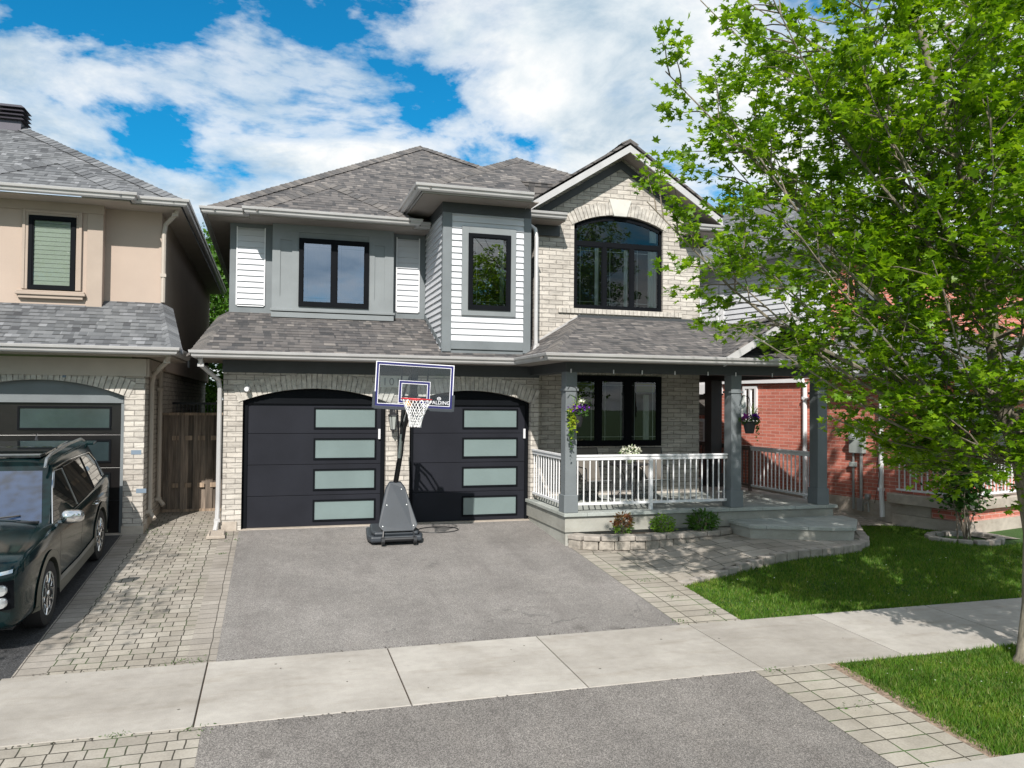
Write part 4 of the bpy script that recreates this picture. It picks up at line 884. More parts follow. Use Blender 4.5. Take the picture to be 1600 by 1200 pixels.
rrail(-.1, -.1, -2.2, -1.0, 10); rrail(.1, 2.4, -2.32, -2.32, 18)
MB().box(-.16, .02, -2.42, -2.24, .56, 2.86).build('porch_column', 'white', RH, bevel=.008)
downspout(RH, [(-.40, -.3, 2.98), (-.3, -.5, 2.9), (-.06, -.63, 2.8), (-.06, -.63, 2.6), (-.06, -.63, .7), (-.06, -.63, .6), (-.07, -.66, .03)], 'white', .05); downspout(RH, [(-.06, 1.30, 2.86), (-.06, 1.30, 2.5), (-.06, 1.3, .4), (-.06, 1.3, .3), (-.06, 1.3, .1)], 'white', .05)
mt = MB(); mt.box(-.13, 0, -.24, .10, 1.32, 1.82); mt.box(-.10, 0, -.02, .12, 1.02, 1.12); mo = mt.build('electric_meter', 'meter', RH, bevel=.01)
MB().lathe([(.0, -.22), (.06, -.21), (.075, -.13), (.08, -.12)], (0, .0, 1.66), 16, axis='x').build('meter_dial', 'lens', mo)
cd = MB(); cd.tube([(-.05, -.15, 1.32), (-.05, -.15, .3)], .035, 8); cd.tube([(-.05, .04, 1.32), (-.05, .04, .12)], .025, 8); cd.box(-.1, 0, -.2, -.08, .1, .35); cd.tube([(-.12, -.28, .25), (-.12, -.36, .32), (-.1, -.36, .1)], .02, 6); cd.lathe([(.0, -.14), (.06, -.12), (.06, -.05)], (0, -.33, .42), 10, axis='x'); cd.build('conduit', 'steel', mo)
cb = MB(); cb.tube([(-.115, -.6, 2.7), (-.12, -.62, 2.2), (-.125, -.57, 1.9), (-.12, -.66, 1.5), (-.12, -.58, 1.2), (-.11, -.63, .9), (-.1, -.5, .3)], .006, 5); cb.build('cable', 'black', RH)

# ------------------------------------------------------------------ ground on the right: path, planter, lawn
lawn_curve = [(5.79, -4.40), (6.35, -4.22), (7.0, -4.08), (7.6, -4.0), (8.1, -3.95), (8.7, -3.92), (9.3, -3.78), (9.75, -3.52), (10.05, -3.2), (10.45, -2.6), (11.25, -1.5)]
path_poly = [(4.93, -2.6), (4.93, -2.0), (10.6, -2.0), (10.9, -1.6)] + [(11.2, -1.45)] + list(reversed(lawn_curve[:-1])) + [(5.79, -2.6)]
sheet(path_poly, .005, 'front_path', 'pavf', zxy=pz)
sheet([(5.8, -6), (17, -6), (17, -1.2), (12.0, -1.2), (10.45, -1.2), (9.0, -2.2), (8.0, -3.3), (5.8, -4.2)], -.014, 'lawn', 'turf', zxy=lz)
sheet([(10.45, 5), (10.45, -1.9), (10.9, -1.6), (11.25, -1.5), (12.1, -1.75), (12.5, -2.5), (12.6, -3.4), (13.2, -3.6), (13.2, 5)], .008, 'side_path', 'pav', zxy=lz)
ed = MB()
pc = [Vector((x, y, 0)) for x, y in lawn_curve]
def along(pts, step):
    out = []; acc = 0
    for a, b_ in zip(pts[:-1], pts[1:]):
        L_ = (b_-a).length; t = acc
        while t < L_: out.append((a+(b_-a)*(t/L_), (b_-a).normalized())); t += step
        acc = t-L_
    return out
for p, d in along(pc, .235):
    T = Matrix.Translation((p.x, p.y, pz(p.x, p.y))) @ Matrix.Rotation(math.atan2(d.y, d.x)+random.uniform(-.03, .03), 4, 'Z')
    ed.box(0, .225, -.10, .06, -.22, .022+random.uniform(-.004, .006), 0, T)
struct(ed.build('path_edging', 'capstone', bevel=.012))
# curved garden wall
gw = thing('garden_wall', 'low curved retaining wall of rough tan blocks in front of the porch', 'garden wall', (6.6, -2.3, -.15))
gw.location = (0, 0, 0)
wc = [Vector((x, y, 0)) for x, y in ((4.93, -2.10), (5.03, -2.28), (5.25, -2.40), (5.6, -2.50), (6.0, -2.545), (6.5, -2.53), (7.0, -2.47), (7.5, -2.38), (7.85, -2.28), (7.98, -2.16))]
for row, (z0, z1, inn) in enumerate(((-.30, -.175, 0), (-.17, -.02, .0))):
    mb = MB()
    for p, d in along(wc, .27 if row else .31):
        T = Matrix.Translation(p) @ Matrix.Rotation(math.atan2(d.y, d.x)+random.uniform(-.02, .02), 4, 'Z'); j = random.uniform(-.008, .008)
        mb.box(.004, .266 if row else .305, -.04+j, .14, z0, z1, 0, T)
    mb.build('block_course', 'block', gw, bevel=.014)
mb = MB()
for p, d in along(wc, .29):
    T = Matrix.Translation(p) @ Matrix.Rotation(math.atan2(d.y, d.x)+random.uniform(-.03, .03), 4, 'Z'); j = random.uniform(-.012, .012)
    mb.box(.003, .285, -.075+j, .20, -.018, .068+random.uniform(-.004, .005), 0, T)
mb.build('cap_course', 'capstone', gw, bevel=.018)
so = MB(); so.poly([(p.x, p.y+.1, .02) for p in wc]+[(7.98, -1.98, .02), (4.93, -1.98, .02)]); struct(so.build('planting_soil', 'soil'))

# ------------------------------------------------------------------ foliage tools
def leaf_template(kind):
    if kind == 'maple':
        an = [270, 218, 190, 160, 135, 113, 90, 67, 45, 20, -10, -38]; rr = [.10, .26, .60, .40, .88, .50, 1.0, .50, .88, .40, .60, .26]
        o = [(r_*math.cos(R(a)), r_*math.sin(R(a))+.25, .0) for a, r_ in zip(an, rr)]
        v = [(0, .28, .0)]+[(x*.62, y*.62-.1, -.10*abs(x)) for x, y, z in o]; f = [(0, i+1, (i+1) % 12+1) for i in range(12)]
    elif kind == 'oval':
        v = [(0, 0, 0), (.28, .35, -.05), (.22, .75, -.06), (0, 1, -.1), (-.22, .75, -.06), (-.28, .35, -.05)]; f = [(0, 1, 2, 3), (0, 3, 4, 5)]
    elif kind == 'lance':
        v = [(0, 0, 0), (.13, .4, .03), (0, 1, -.12), (-.13, .4, .03), (0, .4, 0)]; f = [(0, 1, 4), (1, 2, 4), (2, 3, 4), (3, 0, 4)]
    else:
        v = [(0, 0, 0), (.4, .5, 0), (0, 1, 0), (-.4, .5, 0)]; f = [(0, 1, 2, 3)]
    return np.array(v, 'f'), f
def scatter(name, pos, size, mat, kind='maple', parent=None, tilt=.8, up=.6, out=None):
    """one mesh of leaves; pos Nx3, normals mostly upward with scatter; out = optional Nx3 growth directions"""
    tv, tf = leaf_template(kind); n = len(pos)
    if n == 0: return None
    nr = RNG.normal(size=(n, 3))*tilt; nr[:, 2] += up*2; nr /= np.linalg.norm(nr, axis=1, keepdims=True)
    d = RNG.normal(size=(n, 3)) if out is None else out+RNG.normal(size=(n, 3))*.35
    d -= nr*(d*nr).sum(1, keepdims=True); d /= np.linalg.norm(d, axis=1, keepdims=True)+1e-9
    x = np.cross(d, nr); s = (size*RNG.uniform(.65, 1.25, n))[:, None, None] if np.isscalar(size) else size[:, None, None]
    V = (x[:, None, :]*tv[None, :, 0:1]+d[:, None, :]*tv[None, :, 1:2]+nr[:, None, :]*tv[None, :, 2:3])*s+pos[:, None, :]
    V = V.reshape(-1, 3).astype('f'); k = len(tv); lf = [len(f) for f in tf]
    loops = np.concatenate([np.array(f) for f in tf]); LI = (loops[None, :]+(np.arange(n)*k)[:, None]).ravel().astype('i')
    tot = np.tile(lf, n).astype('i'); st = np.concatenate([[0], np.cumsum(tot)[:-1]]).astype('i')
    me = bpy.data.meshes.new(name); me.vertices.add(len(V)); me.vertices.foreach_set('co', V.ravel()); me.loops.add(len(LI)); me.loops.foreach_set('vertex_index', LI)
    me.polygons.add(len(tot)); me.polygons.foreach_set('loop_start', st); me.polygons.foreach_set('loop_total', tot); me.update(); me.validate()
    me.materials.append(MATS_get(mat)); o = bpy.data.objects.new(name, me); COL.objects.link(o)
    if parent is not None: o.parent = parent
    return o
def curve_pts(p0, p1, bend, n, wob, rnd):
    p0, p1 = Vector(p0), Vector(p1); L_ = (p1-p0).length; mid = (p0+p1)/2+Vector(bend); out = []
    ph = [rnd.uniform(0, 6.28) for _ in range(3)]
    for i in range(n+1):
        t = i/n; p = p0*(1-t)**2+mid*2*t*(1-t)+p1*t*t
        e = wob*L_*math.sin(math.pi*t); p += Vector((math.sin(5*t+ph[0]), math.sin(6*t+ph[1]), math.sin(7*t+ph[2])))*e; out.append(p)
    return out

# ------------------------------------------------------------------ the maple
def maple():
    rnd = random.Random(5)
    T = thing('maple_tree', 'large leafy maple with pale trunk standing in the grass verge at the right edge', 'tree')
    trunk = [(8.06, -8.1, -.60), (8.07, -8.1, -.45), (8.13, -8.1, .1), (8.15, -8.1, .9), (8.0, -8.1, 1.64), (7.75, -8.1, 2.3), (7.58, -8.1, 3.1), (7.54, -8.1, 3.9), (7.42, -8.08, 4.4), (7.12, -8.05, 5.15), (6.94, -8.0, 5.75), (6.76, -8.0, 6.3), (6.52, -7.95, 7.0), (6.35, -7.9, 7.9), (6.3, -7.9, 8.6)]
    MB().tube(trunk, [.19, .115, .095, .09, .088, .082, .075, .068, .06, .052, .046, .04, .032, .02, .01], 14).build('trunk', 'bark', T, smooth=True)
    tr = [Vector(p) for p in trunk]
    def at(z):
        for a, b_ in zip(tr[:-1], tr[1:]):
            if a.z <= z <= b_.z: return a+(b_-a)*((z-a.z)/(b_.z-a.z))
        return tr[-1]
    limbs = []   # (start, end, r)
    tips = [(3.85, -7.6, 5.75), (3.55, -7.8, 4.32), (4.6, -7.0, 6.9), (4.15, -7.9, 3.80), (4.55, -8.0, 3.05), (5.3, -7.8, 2.95), (5.75, -7.7, 2.2), (5.3, -6.5, 6.9), (4.15, -8.3, 5.1), (4.7, -8.6, 3.95), (6.6, -8.8, 1.95), (4.9, -9.2, 5.4), (5.0, -8.8, 6.6), (5.9, -9.6, 5.0), (5.4, -6.3, 4.4), (4.6, -7.6, 4.9), (6.3, -7.2, 2.6), (7.2, -7.5, 1.75), (7.5, -7.0, 1.5), (8.2, -7.2, 1.5), (7.0, -8.3, 1.9), (7.9, -8.9, 1.6), (7.5, -11, 2.9), (8.5, -10.9, 2.7), (9.4, -10.2, 2.4), (6.9, -11, 3.5), (8.0, -11.8, 3.6), (9.6, -11.3, 3.2), (8.8, -12, 4.2), (7.3, -11.6, 4.6), (4.3, -8.8, 6.0), (5.9, -8.4, 2.7), (5.6, -9.3, 3.6)]
    for t in tips:
        z0 = max(1.7, t[2]-1.5-.42*abs(7.5-t[0])*rnd.uniform(.6, 1.0)); z0 = min(z0, 5.2); limbs.append((at(z0), Vector(t)))
    for i in range(38):
        a = i*2.399+.7; z0 = 1.9+5.4*(i/38); L_ = 3.5*(1-.5*(i/38))*rnd.uniform(.75, 1.1)
        e = at(z0)+Vector((math.cos(a)*L_, math.sin(a)*L_, L_*rnd.uniform(.45, 1.0)))
        limbs.append((at(z0), e))
    # right-hand leader
    L2 = [(7.9, -8.1, 1.9), (8.5, -8.15, 3.0), (8.9, -8.2, 4.5), (9.1, -8.2, 6.2), (9.2, -8.2, 8.0)]
    for i in range(26):
        t = .2+.8*i/26; k = t*4; j = min(3, int(k)); s0 = Vector(L2[j]).lerp(Vector(L2[j+1]), k-j); a = i*2.399
        L_ = 3.0*(1-.5*t)*rnd.uniform(.7, 1.1); limbs.append((s0, s0+Vector((math.cos(a)*L_, math.sin(a)*L_, L_*rnd.uniform(.2, .8)))))
    br = MB(); tw = MB(); pos = []; out = []
    br.tube(curve_pts(L2[0], L2[1], (0, 0, 0), 3, 0, rnd)+[Vector(p) for p in L2[2:]], [.07, .07, .065, .06, .05, .035, .012], 8)
    def ok(p):
        x, y, z = p
        lo = 1.15+.60*max(0, 7.5-x) if y < -6.6 else 1.9+.55*max(0, 8.2-x)
        if y > -6.7 and x < 7.3 and z > 4.3: return False  # crown opened here so that sun reaches the porch columns
        return x > 3.3+max(0, z-5.4)*.25 and z > lo and z < 6.9+.45*max(0, x-6.5)-.10*math.hypot(x-8.2, y+8.1)  # crown top capped, out of view, to let sun onto the red wall
    for s0, e in limbs:
        L_ = (e-s0).length; pts = curve_pts(s0, e, (0, 0, -.10*L_), 9, .018, rnd)
        br.tube(pts, [max(.006, .027*(L_/4)*(1-i/10)**.9) for i in range(10)], 6)
        for k in range(int(8+L_*4.3)):
            t = .18+.82*(k+rnd.random())/(8+L_*4.3); i = min(8, int(t*9)); b0 = pts[i].lerp(pts[i+1], t*9-i); d = (pts[i+1]-pts[i]).normalized()
            sd = Vector((rnd.gauss(0, 1), rnd.gauss(0, 1), rnd.gauss(.1, .55))); sd = (sd-d*sd.dot(d)).normalized(); dr = (d*.75+sd*.8).normalized()
            l2 = (1.15-.55*t)*rnd.uniform(.5, 1.15); p2 = curve_pts(b0, b0+dr*l2, (0, 0, .05), 4, .03, rnd)
            if not ok(p2[-1]): continue
            if p2[-1].x < 7.6 and p2[-1].z < 5.2 and p2[-1].y > -9.4 and rnd.random() < (.15 if p2[-1].z > 4.0 else .55 if p2[-1].x < 6.4 else .25): continue
            tw.tube(p2, [.009, .007, .006, .004, .002], 4, caps=False)
            for m_ in range(int(4+l2*5)):
                q = rnd.uniform(.25, 1); i2 = min(3, int(q*4)); c0 = p2[i2].lerp(p2[i2+1], q*4-i2)
                td = (dr+Vector((rnd.gauss(0, .7), rnd.gauss(0, .7), rnd.gauss(0, .35)))).normalized(); tl = rnd.uniform(.12, .34)
                for z in range(rnd.randint(6, 11)):
                    f = rnd.uniform(.2, 1.1); p = c0+td*tl*f+Vector((rnd.gauss(0, .035), rnd.gauss(0, .035), rnd.gauss(-.02, .03)))
                    if ok(p): pos.append(p[:]); out.append(td[:])
    br.build('branch', 'bark', T, smooth=True); tw.build('twigs', 'twig', T)
    scatter('crown', np.array(pos), .106, 'maple', 'maple', T, tilt=.55, up=.55, out=np.array(out))
    print('maple leaves', len(pos))
maple()
def blob_tree(name, label, loc, h, rad, n, mat, lsize, kind='oval', trunk_r=.12, seed=1, base=.25, cat='tree', lobes=26, group=None):
    """tree with trunk, limbs and clustered leaves"""
    rnd = random.Random(seed); T = thing(name, label, cat, loc, group=group); x0, y0, z0 = 0, 0, 0
    MB().tube([(0, 0, -.1), (0, 0, h*base), (rad*.05, 0, h*.6), (0, rad*.04, h*.93)], [trunk_r*1.2, trunk_r, trunk_r*.6, .01], 10).build('trunk', 'bark', T, smooth=True)
    br = MB(); pos = []
    for i in range(lobes):
        a = i*2.399; t = (i+.5)/lobes; zc = h*(base+(1-base)*t); rr = rad*math.sqrt(max(.05, 1-(2*t-.85)**2))*rnd.uniform(.55, 1)
        c_ = Vector((math.cos(a)*rr, math.sin(a)*rr, zc)); br.tube(curve_pts((0, 0, zc-.35*rr), c_, (0, 0, -.05), 5, .03, rnd), [.045*h/6, .035*h/6, .03*h/6, .02*h/6, .012, .006], 5, caps=False)
        cr = rad*.36*rnd.uniform(.7, 1.2); m_ = n//lobes; v = RNG.normal(size=(m_, 3)); v /= np.linalg.norm(v, axis=1, keepdims=True); v *= (RNG.uniform(.25, 1, m_)**.5)[:, None]*cr; v[:, 2] *= .7
        v += RNG.normal(size=(m_, 3))*cr*.15; pos.append(v+np.array(c_[:]))
    br.build('branch', 'bark', T); scatter('crown', np.concatenate(pos), lsize, mat, kind, T, tilt=.8, up=.4); return T
blob_tree('broadleaf_tree', 'bright green tree behind the wooden gate, in the gap between the two left houses', (-1.3, 17.5, 0), 8.4, 2.9, 36000, 'fleaf', .19, seed=3, trunk_r=.2, base=.04, lobes=60)
blob_tree('broadleaf_tree', 'green tree rising behind the red brick house', (19.5, 14, 0), 10.5, 3.4, 9000, 'gleaf', .2, seed=8, trunk_r=.22)
blob_tree('street_tree', 'leafy street tree just outside the left edge, shading the pavers beside the SUV', (-6.9, -9.6, -.6), 8.6, 2.9, 11000, 'maple', .12, 'maple', seed=9, trunk_r=.12)
# shrub with thin stems at the right, ringed by bricks
def stem_shrub():
    rnd = random.Random(4); T = thing('tall_shrub', 'tall dark leafy shrub with thin bare stems inside a brick ring by the red house', 'shrub', (12.15, -3.35, lz(12.15, -3.35))); st = MB(); pos = []
    for i in range(15):
        a = rnd.uniform(0, 6.28); l = rnd.uniform(1.3, 2.7); r_ = rnd.uniform(.15, 1.15); e = (math.cos(a)*r_*.9, math.sin(a)*r_*.7, l); p = curve_pts((rnd.gauss(0, .05), rnd.gauss(0, .05), 0), e, (0, 0, .3), 7, .03, rnd); st.tube(p, [.014, .012, .011, .01, .008, .006, .004, .002], 5, caps=False)
        for k in range(230):
            t = rnd.uniform(.18, 1)**.7*7; j = min(6, int(t)); q = p[j].lerp(p[j+1], t-j); pos.append((q.x+rnd.gauss(0, .16), q.y+rnd.gauss(0, .16), q.z+rnd.gauss(0, .1)))
    st.build('stem', 'twig', T); scatter('foliage', np.array(pos), .095, 'shrubleaf', 'oval', T, tilt=.7, up=.5)
    rg = MB()
    for k in range(14):
        a = k*2*math.pi/14; Tm = Matrix.Translation((12.15+.62*math.cos(a), -3.35+.5*math.sin(a), lz(12, -3.35))) @ Matrix.Rotation(a, 4, 'Z'); rg.box(-.07, .07, -.11, .11, -.05, .07, 0, Tm)
    tag(rg.build('brick_ring', 'capstone', None, bevel=.012), 'ring of small edging blocks around the tall shrub', 'edging')
stem_shrub()
def shrub(label, x, y, h, r_, n, mat, kind, ls, mat2=None):
    T = thing('shrub', label, 'shrub', (x, y, .02), group='shrubs in the garden wall bed'); rnd = random.Random(int(x*10)); st = MB()
    for k in range(9): a = k*.7; st.tube([(0, 0, -.02), (math.cos(a)*r_*.5, math.sin(a)*r_*.5, h*.7)], [.008, .003], 4)
    st.build('stem', 'twig', T)
    v = RNG.normal(size=(n, 3)); v /= np.linalg.norm(v, axis=1, keepdims=True); v *= (RNG.uniform(.3, 1, n)**.45)[:, None]; v[:, 0] *= r_; v[:, 1] *= r_*.8; v[:, 2] = v[:, 2]*h*.48+h*.52
    v += RNG.normal(size=v.shape)*.015; o = v.copy(); o[:, 2] -= h*.3; o /= np.linalg.norm(o, axis=1, keepdims=True)
    if mat2:
        lo = v[:, 2] < h*.42; scatter('foliage', v[~lo], ls, mat, kind, T, tilt=.6, up=.3, out=o[~lo]); scatter('foliage', v[lo], ls*1.3, mat2, 'lance', T, tilt=.6, up=.3, out=o[lo])
    else: scatter('foliage', v, ls, mat, kind, T, tilt=.6, up=.3, out=o)
shrub('small shrub with reddish upper leaves, nearest the driveway', 5.85, -2.27, .40, .17, 380, 'redleaf', 'oval', .06, 'lime')
shrub('small round lime green shrub in the middle of the bed', 6.62, -2.27, .33, .22, 700, 'lime', 'oval', .045)
shrub('dark green narrow leaved shrub, nearest the porch step', 7.42, -2.22, .36, .27, 520, 'gleaf', 'lance', .12)

# ------------------------------------------------------------------ grass
def inside(px, py, poly):
    r_ = np.zeros(len(px), bool); n = len(poly); j = n-1
    for i in range(n):
        xi, yi = poly[i]; xj, yj = poly[j]
        c_ = ((yi > py) != (yj > py)) & (px < (xj-xi)*(py-yi)/(yj-yi+1e-12)+xi); r_ ^= c_; j = i
    return r_
lawn = [(x, y-.05) for x, y in lawn_curve] + [(12.0, -1.75), (12.45, -2.6), (11.4, -3.3), (12.1, -4.0), (13.0, -3.9), (14.5, -3.6), (17, -3.6), (17, -6.0), (5.80, -6.0)]
verge = [(5.9, -7.66), (17, -7.66), (17, -9.70), (5.84, -9.70)]
def grass(name, poly, n, lab):
    xs_ = [p[0] for p in poly]; ys_ = [p[1] for p in poly]; px = RNG.uniform(min(xs_)-.02, max(xs_), n); py = RNG.uniform(min(ys_)-.03, max(ys_)+.03, n)
    # edges a little ragged
    k = inside(px+RNG.normal(size=n)*.02, py+RNG.normal(size=n)*.02, poly); px, py = px[k], py[k]; n = len(px)
    z = np.array([lz(u_, v) for u_, v in zip(px, py)])-.012; a = RNG.uniform(0, 6.283, n); cl = .5+.5*np.sin(px*3.1+np.sin(py*4.3)*2)*np.sin(py*3.7+px); h = RNG.uniform(.025, .065, n)*(.75+.55*cl); w_ = RNG.uniform(.004, .008, n)
    ln = RNG.normal(size=(n, 2))*.022
    V = np.empty((n, 3, 3), 'f'); V[:, 0] = np.stack([px-np.cos(a)*w_, py-np.sin(a)*w_, z], 1); V[:, 1] = np.stack([px+np.cos(a)*w_, py+np.sin(a)*w_, z], 1); V[:, 2] = np.stack([px+ln[:, 0], py+ln[:, 1], z+h], 1)
    me = bpy.data.meshes.new(name); me.vertices.add(n*3); me.vertices.foreach_set('co', V.ravel()); me.loops.add(n*3); me.loops.foreach_set('vertex_index', np.arange(n*3, dtype='i'))
    me.polygons.add(n); me.polygons.foreach_set('loop_start', np.arange(0, n*3, 3, dtype='i')); me.polygons.foreach_set('loop_total', np.full(n, 3, 'i')); me.update()
    me.materials.append(M['grass']); o = bpy.data.objects.new(name, me); COL.objects.link(o); struct(o, 'stuff', lab)
grass('grass', lawn, 210000, 'lush green lawn in tree shade between the path and the sidewalk'); grass('grass', verge, 150000, 'green grass verge between the sidewalk and the kerb')
# brown bare edging soil next to the verge pavers
sheet([(5.79, -7.64), (5.93, -7.64), (6.0, -8.6), (5.93, -9.7), (5.79, -9.7)], .002, 'bare_soil', 'dirt')
wd = []
for (x, y, s) in ((-.7, -5.95, .05), (-.9, -5.93, .04), (-.55, -7.7, .05), (-1.2, -7.66, .03), (-.62, -.75, .06), (-.7, -.35, .05), (5.35, -4.2, .05), (5.5, -5.7, .05), (5.38, -8.6, .06), (5.1, -7.7, .04), (-1.7, -.15, .05), (-2.0, .6, .08), (-2.0, .2, .07), (-1.9, -.05, .06), (4.95, -5.9, .04), (5.35, -5.0, .04), (-.72, -1.6, .04)):
    for k in range(28): wd.append((x+random.gauss(0, s*1.6), y+random.gauss(0, s*.8), gz(y)+.01+abs(random.gauss(0, .012))))
o = scatter('weeds', np.array(wd), .035, 'gleaf', 'lance', None, tilt=1, up=.3); struct(o, 'stuff', 'small weeds sprouting in the paver joints')
wp = []
for k in range(70):
    x, y = (random.uniform(6, 12), random.uniform(-5.9, -4.2)) if k < 50 else (random.uniform(6.1, 8.5), random.uniform(-9.5, -7.7)); wp.append((x, y, lz(x, y)+.05))
struct(scatter('clover_blossom', np.array(wp), .022, 'petalw', 'quad', None, tilt=.3, up=1), 'stuff', 'tiny white blossoms scattered over the grass')
dt = []
for i in range(260):
    r_ = random.random()
    if r_ < .5: x, y = random.uniform(-2.3, 5.8), -6.0+abs(random.gauss(0, .03))
    elif r_ < .8: x, y = random.uniform(-2.3, 5.8), -7.64-abs(random.gauss(0, .04))
    else: x, y = random.uniform(-2, 8), random.uniform(-9, -1)
    dt.append((x, y, gz(y)+.012))
struct(scatter('leaf_litter', np.array(dt), .022, 'soil', 'quad', None, tilt=.2, up=1), 'stuff', 'tiny dark leaf litter along the sidewalk joints')

# ------------------------------------------------------------------ gate
G = thing('wooden_gate', 'weathered brown wooden gate between the beige house and the grey trimmed house', 'gate', (-1.45, 2.0, 0)); G.location = (0, 0, 0)
bd = MB(); x = -2.05; k = 0
while x < -.86:
    w_ = .135; o_ = .0 if k % 2 else .035; bd.box(x, x+w_, 2.0+o_, 2.02+o_, .14+random.uniform(-.01, .01), 2.0, 0); x += w_*.86; k += 1
bd.build('board', 'wood', G)
rl = MB(); rl.box(-2.06, -.84, 1.96, 2.10, 2.0, 2.05); rl.box(-2.06, -.84, 1.985, 2.075, .10, .15); rl.build('rail', 'woodl', G)
for z in (1.55, .62):
    for x in (-1.80, -1.56, -1.32, -1.08): MB().box(x-.065, x+.065, 1.98, 2.0, z-.045, z+.045).build('rail_block', 'woodl', G)
F = MB()
for k in range(18): F.box(-2.0+k*.07, -1.985+k*.07, 4.0, 4.015, 0, 2.25)
F.box(-2.1, -.8, 3.99, 4.02, 2.2, 2.25)
tag(F.build('metal_fence', 'blacksteel'), 'black metal fence panel just visible above the wooden gate', 'fence')

# ------------------------------------------------------------------ basketball hoop
B = thing('basketball_hoop', 'portable basketball hoop with clear backboard standing on the driveway', 'basketball hoop', (2.08, -1.15, gz(-1.15)), R(0))
base = MB()
prof = [(-.46, -.36, .0), (.40, -.36, .0), (.46, -.1, .0), (.42, .75, .0), (-.42, .75, .0), (-.5, -.1, .0)]
base.prism([(x, y, .03) for x, y, z in prof], (0, 0, .10)); base.prism([(x*.86, y*.9, .13) for x, y, z in prof], (0, 0, .07))
bo = base.build('base', 'graypl', B, bevel=.03)
cv = MB(); cv.prism([(-.10, .06, .98), (.10, .06, .98), (.17, .02, .88), (.33, -.33, .30), (.25, -.37, .21), (-.25, -.37, .21), (-.33, -.33, .30), (-.17, .02, .88)], (0, .05, .03))
co = cv.build('pole_cover', 'graypl', B, bevel=.012)
sc_ = MB()
for (x, y, z) in ((-.10, .02, .87), (.10, .02, .87), (-.17, -.13, .62), (.17, -.13, .62), (-.26, -.325, .29), (.26, -.325, .29)): sc_.lathe([(.0, -.02), (.014, -.012), (.014, .01)], (x, y, z), 8, axis='y')
sc_.build('screw', 'steel', co)
rb = MB()
for sx in (-1, 1): rb.tube([(sx*.05, -.06, .74), (sx*.13, -.29, .33)], .008, 5)
rb.build('cover_rib', 'black', co)
wl = MB()
for sx in (-.27, .27): wl.lathe([(.03, -.03), (.06, -.028), (.06, .028), (.03, .03)], (sx, -.42, .065), 14, axis='x'); wl.tube([(sx, -.42, .07), (sx*.9, -.32, .26)], .014, 6)
wl.tube([(-.24, -.42, .09), (.24, -.42, .09)], .03, 8); wl.build('wheel', 'black', bo)
pl = MB(); pl.tube([(0, .22, .12), (0, .12, .9), (.08, .02, 1.5), (.12, 0, 2.3)], [.045, .045, .045, .042], 10); pl.tube([(.0, .30, .2), (.06, .17, 1.1), (.05, .12, 1.9), (.02, .1, 2.25)], .018, 6)
pl.build('pole', 'blacksteel', B, smooth=True)
ha = MB(); ha.tube([(.04, -.06, 1.42), (.075, -.07, 1.83)], .034, 8); ha.box(.11, .15, -.06, -.03, 2.05, 2.17); ha.build('handle', 'satin', B)
# board assembly, tilted slightly clockwise as seen from the street
BB = Matrix.Translation((.065, -1.40, 2.646)) @ Matrix.Rotation(R(2.4), 4, 'Y') @ Matrix.Rotation(R(-2), 4, 'Z')
bw, bh = .615, .352
bd = MB(); bd.box(-bw, bw, -.006, .006, -bh, bh, 0, BB); br_ = bd.build('backboard', 'acrylic', B)
bf = MB()
def fr_(mb, w0, h0, t, y0, y1, cz=0, mi=0, cx=0):
    mb.box(cx-w0, cx-w0+t, y0, y1, cz-h0, cz+h0, mi, BB); mb.box(cx+w0-t, cx+w0, y0, y1, cz-h0, cz+h0, mi, BB); mb.box(cx-w0+t, cx+w0-t, y0, y1, cz+h0-t, cz+h0, mi, BB); mb.box(cx-w0+t, cx+w0-t, y0, y1, cz-h0, cz-h0+t, mi, BB)
fr_(bf, bw, bh, .012, -.014, .014, 0, 1); fr_(bf, bw-.012, bh-.012, .034, -.012, -.0065, 0, 0); fr_(bf, bw-.046, bh-.046, .008, -.011, -.0066, 0, 1)
fr_(bf, .24, .17, .034, -.012, -.0065, -.105, 0, .0); fr_(bf, .206, .136, .009, -.011, -.0066, -.105, 1, .0); fr_(bf, .247, .177, .007, -.011, -.0066, -.105, 1, .0)
bf.build('backboard_border', ['navy', 'letter'], br_)
bc = MB(); bc.box(-bw-.03, -bw+.012, -.03, .03, -bh-.03, -.12, 0, BB); bc.box(bw-.012, bw+.03, -.03, .03, -bh-.03, -.12, 0, BB); bc.box(-bw, bw, -.03, .03, -bh-.04, -bh+.012, 0, BB)
bc.build('backboard_padding', 'graypl', br_, bevel=.006)
bk = MB(); bk.box(-.215, -.195, .02, .05, -.33, .30, 0, BB); bk.box(.195, .215, .02, .05, -.33, .30, 0, BB); bk.box(-.055, .055, .05, .16, -.25, .31, 0, BB); bk.box(-.22, .22, .03, .055, .06, .085, 0, BB); bk.box(-.22, .22, .03, .055, -.19, -.165, 0, BB)
for sx in (-.05, .05):
    bk.tube([(.08+sx, -1.28, 2.84), (.10+sx, -.6, 2.62), (.12+sx, .04, 2.28)], .02, 6); bk.tube([(.08+sx, -1.28, 2.50), (.10+sx, -.6, 2.26), (.12+sx, .02, 1.98)], .02, 6)
bk.tube([(.10, -.62, 2.24), (.10, -.25, 1.95), (.10, .02, 1.6)], .03, 8)
bk.build('bracket', 'blacksteel', B)
tx = text('SPALDING', .078, (0, 0, 0), (R(90), 0, 0), 'letter', 'backboard_lettering', br_, .001, 'CENTER'); tx.data.transform(BB @ Matrix.Translation((.395, -.009, -.275)))
em = MB(); 
for k in range(20):
    a0, a1 = k*math.pi/10, (k+1)*math.pi/10; em.add([BB @ Vector((.395+r_*math.cos(a)*1.25, -.009, -.185+r_*math.sin(a))) for r_, a in ((.026, a0), (.020, a0), (.020, a1), (.026, a1))], [(0, 1, 2, 3)])
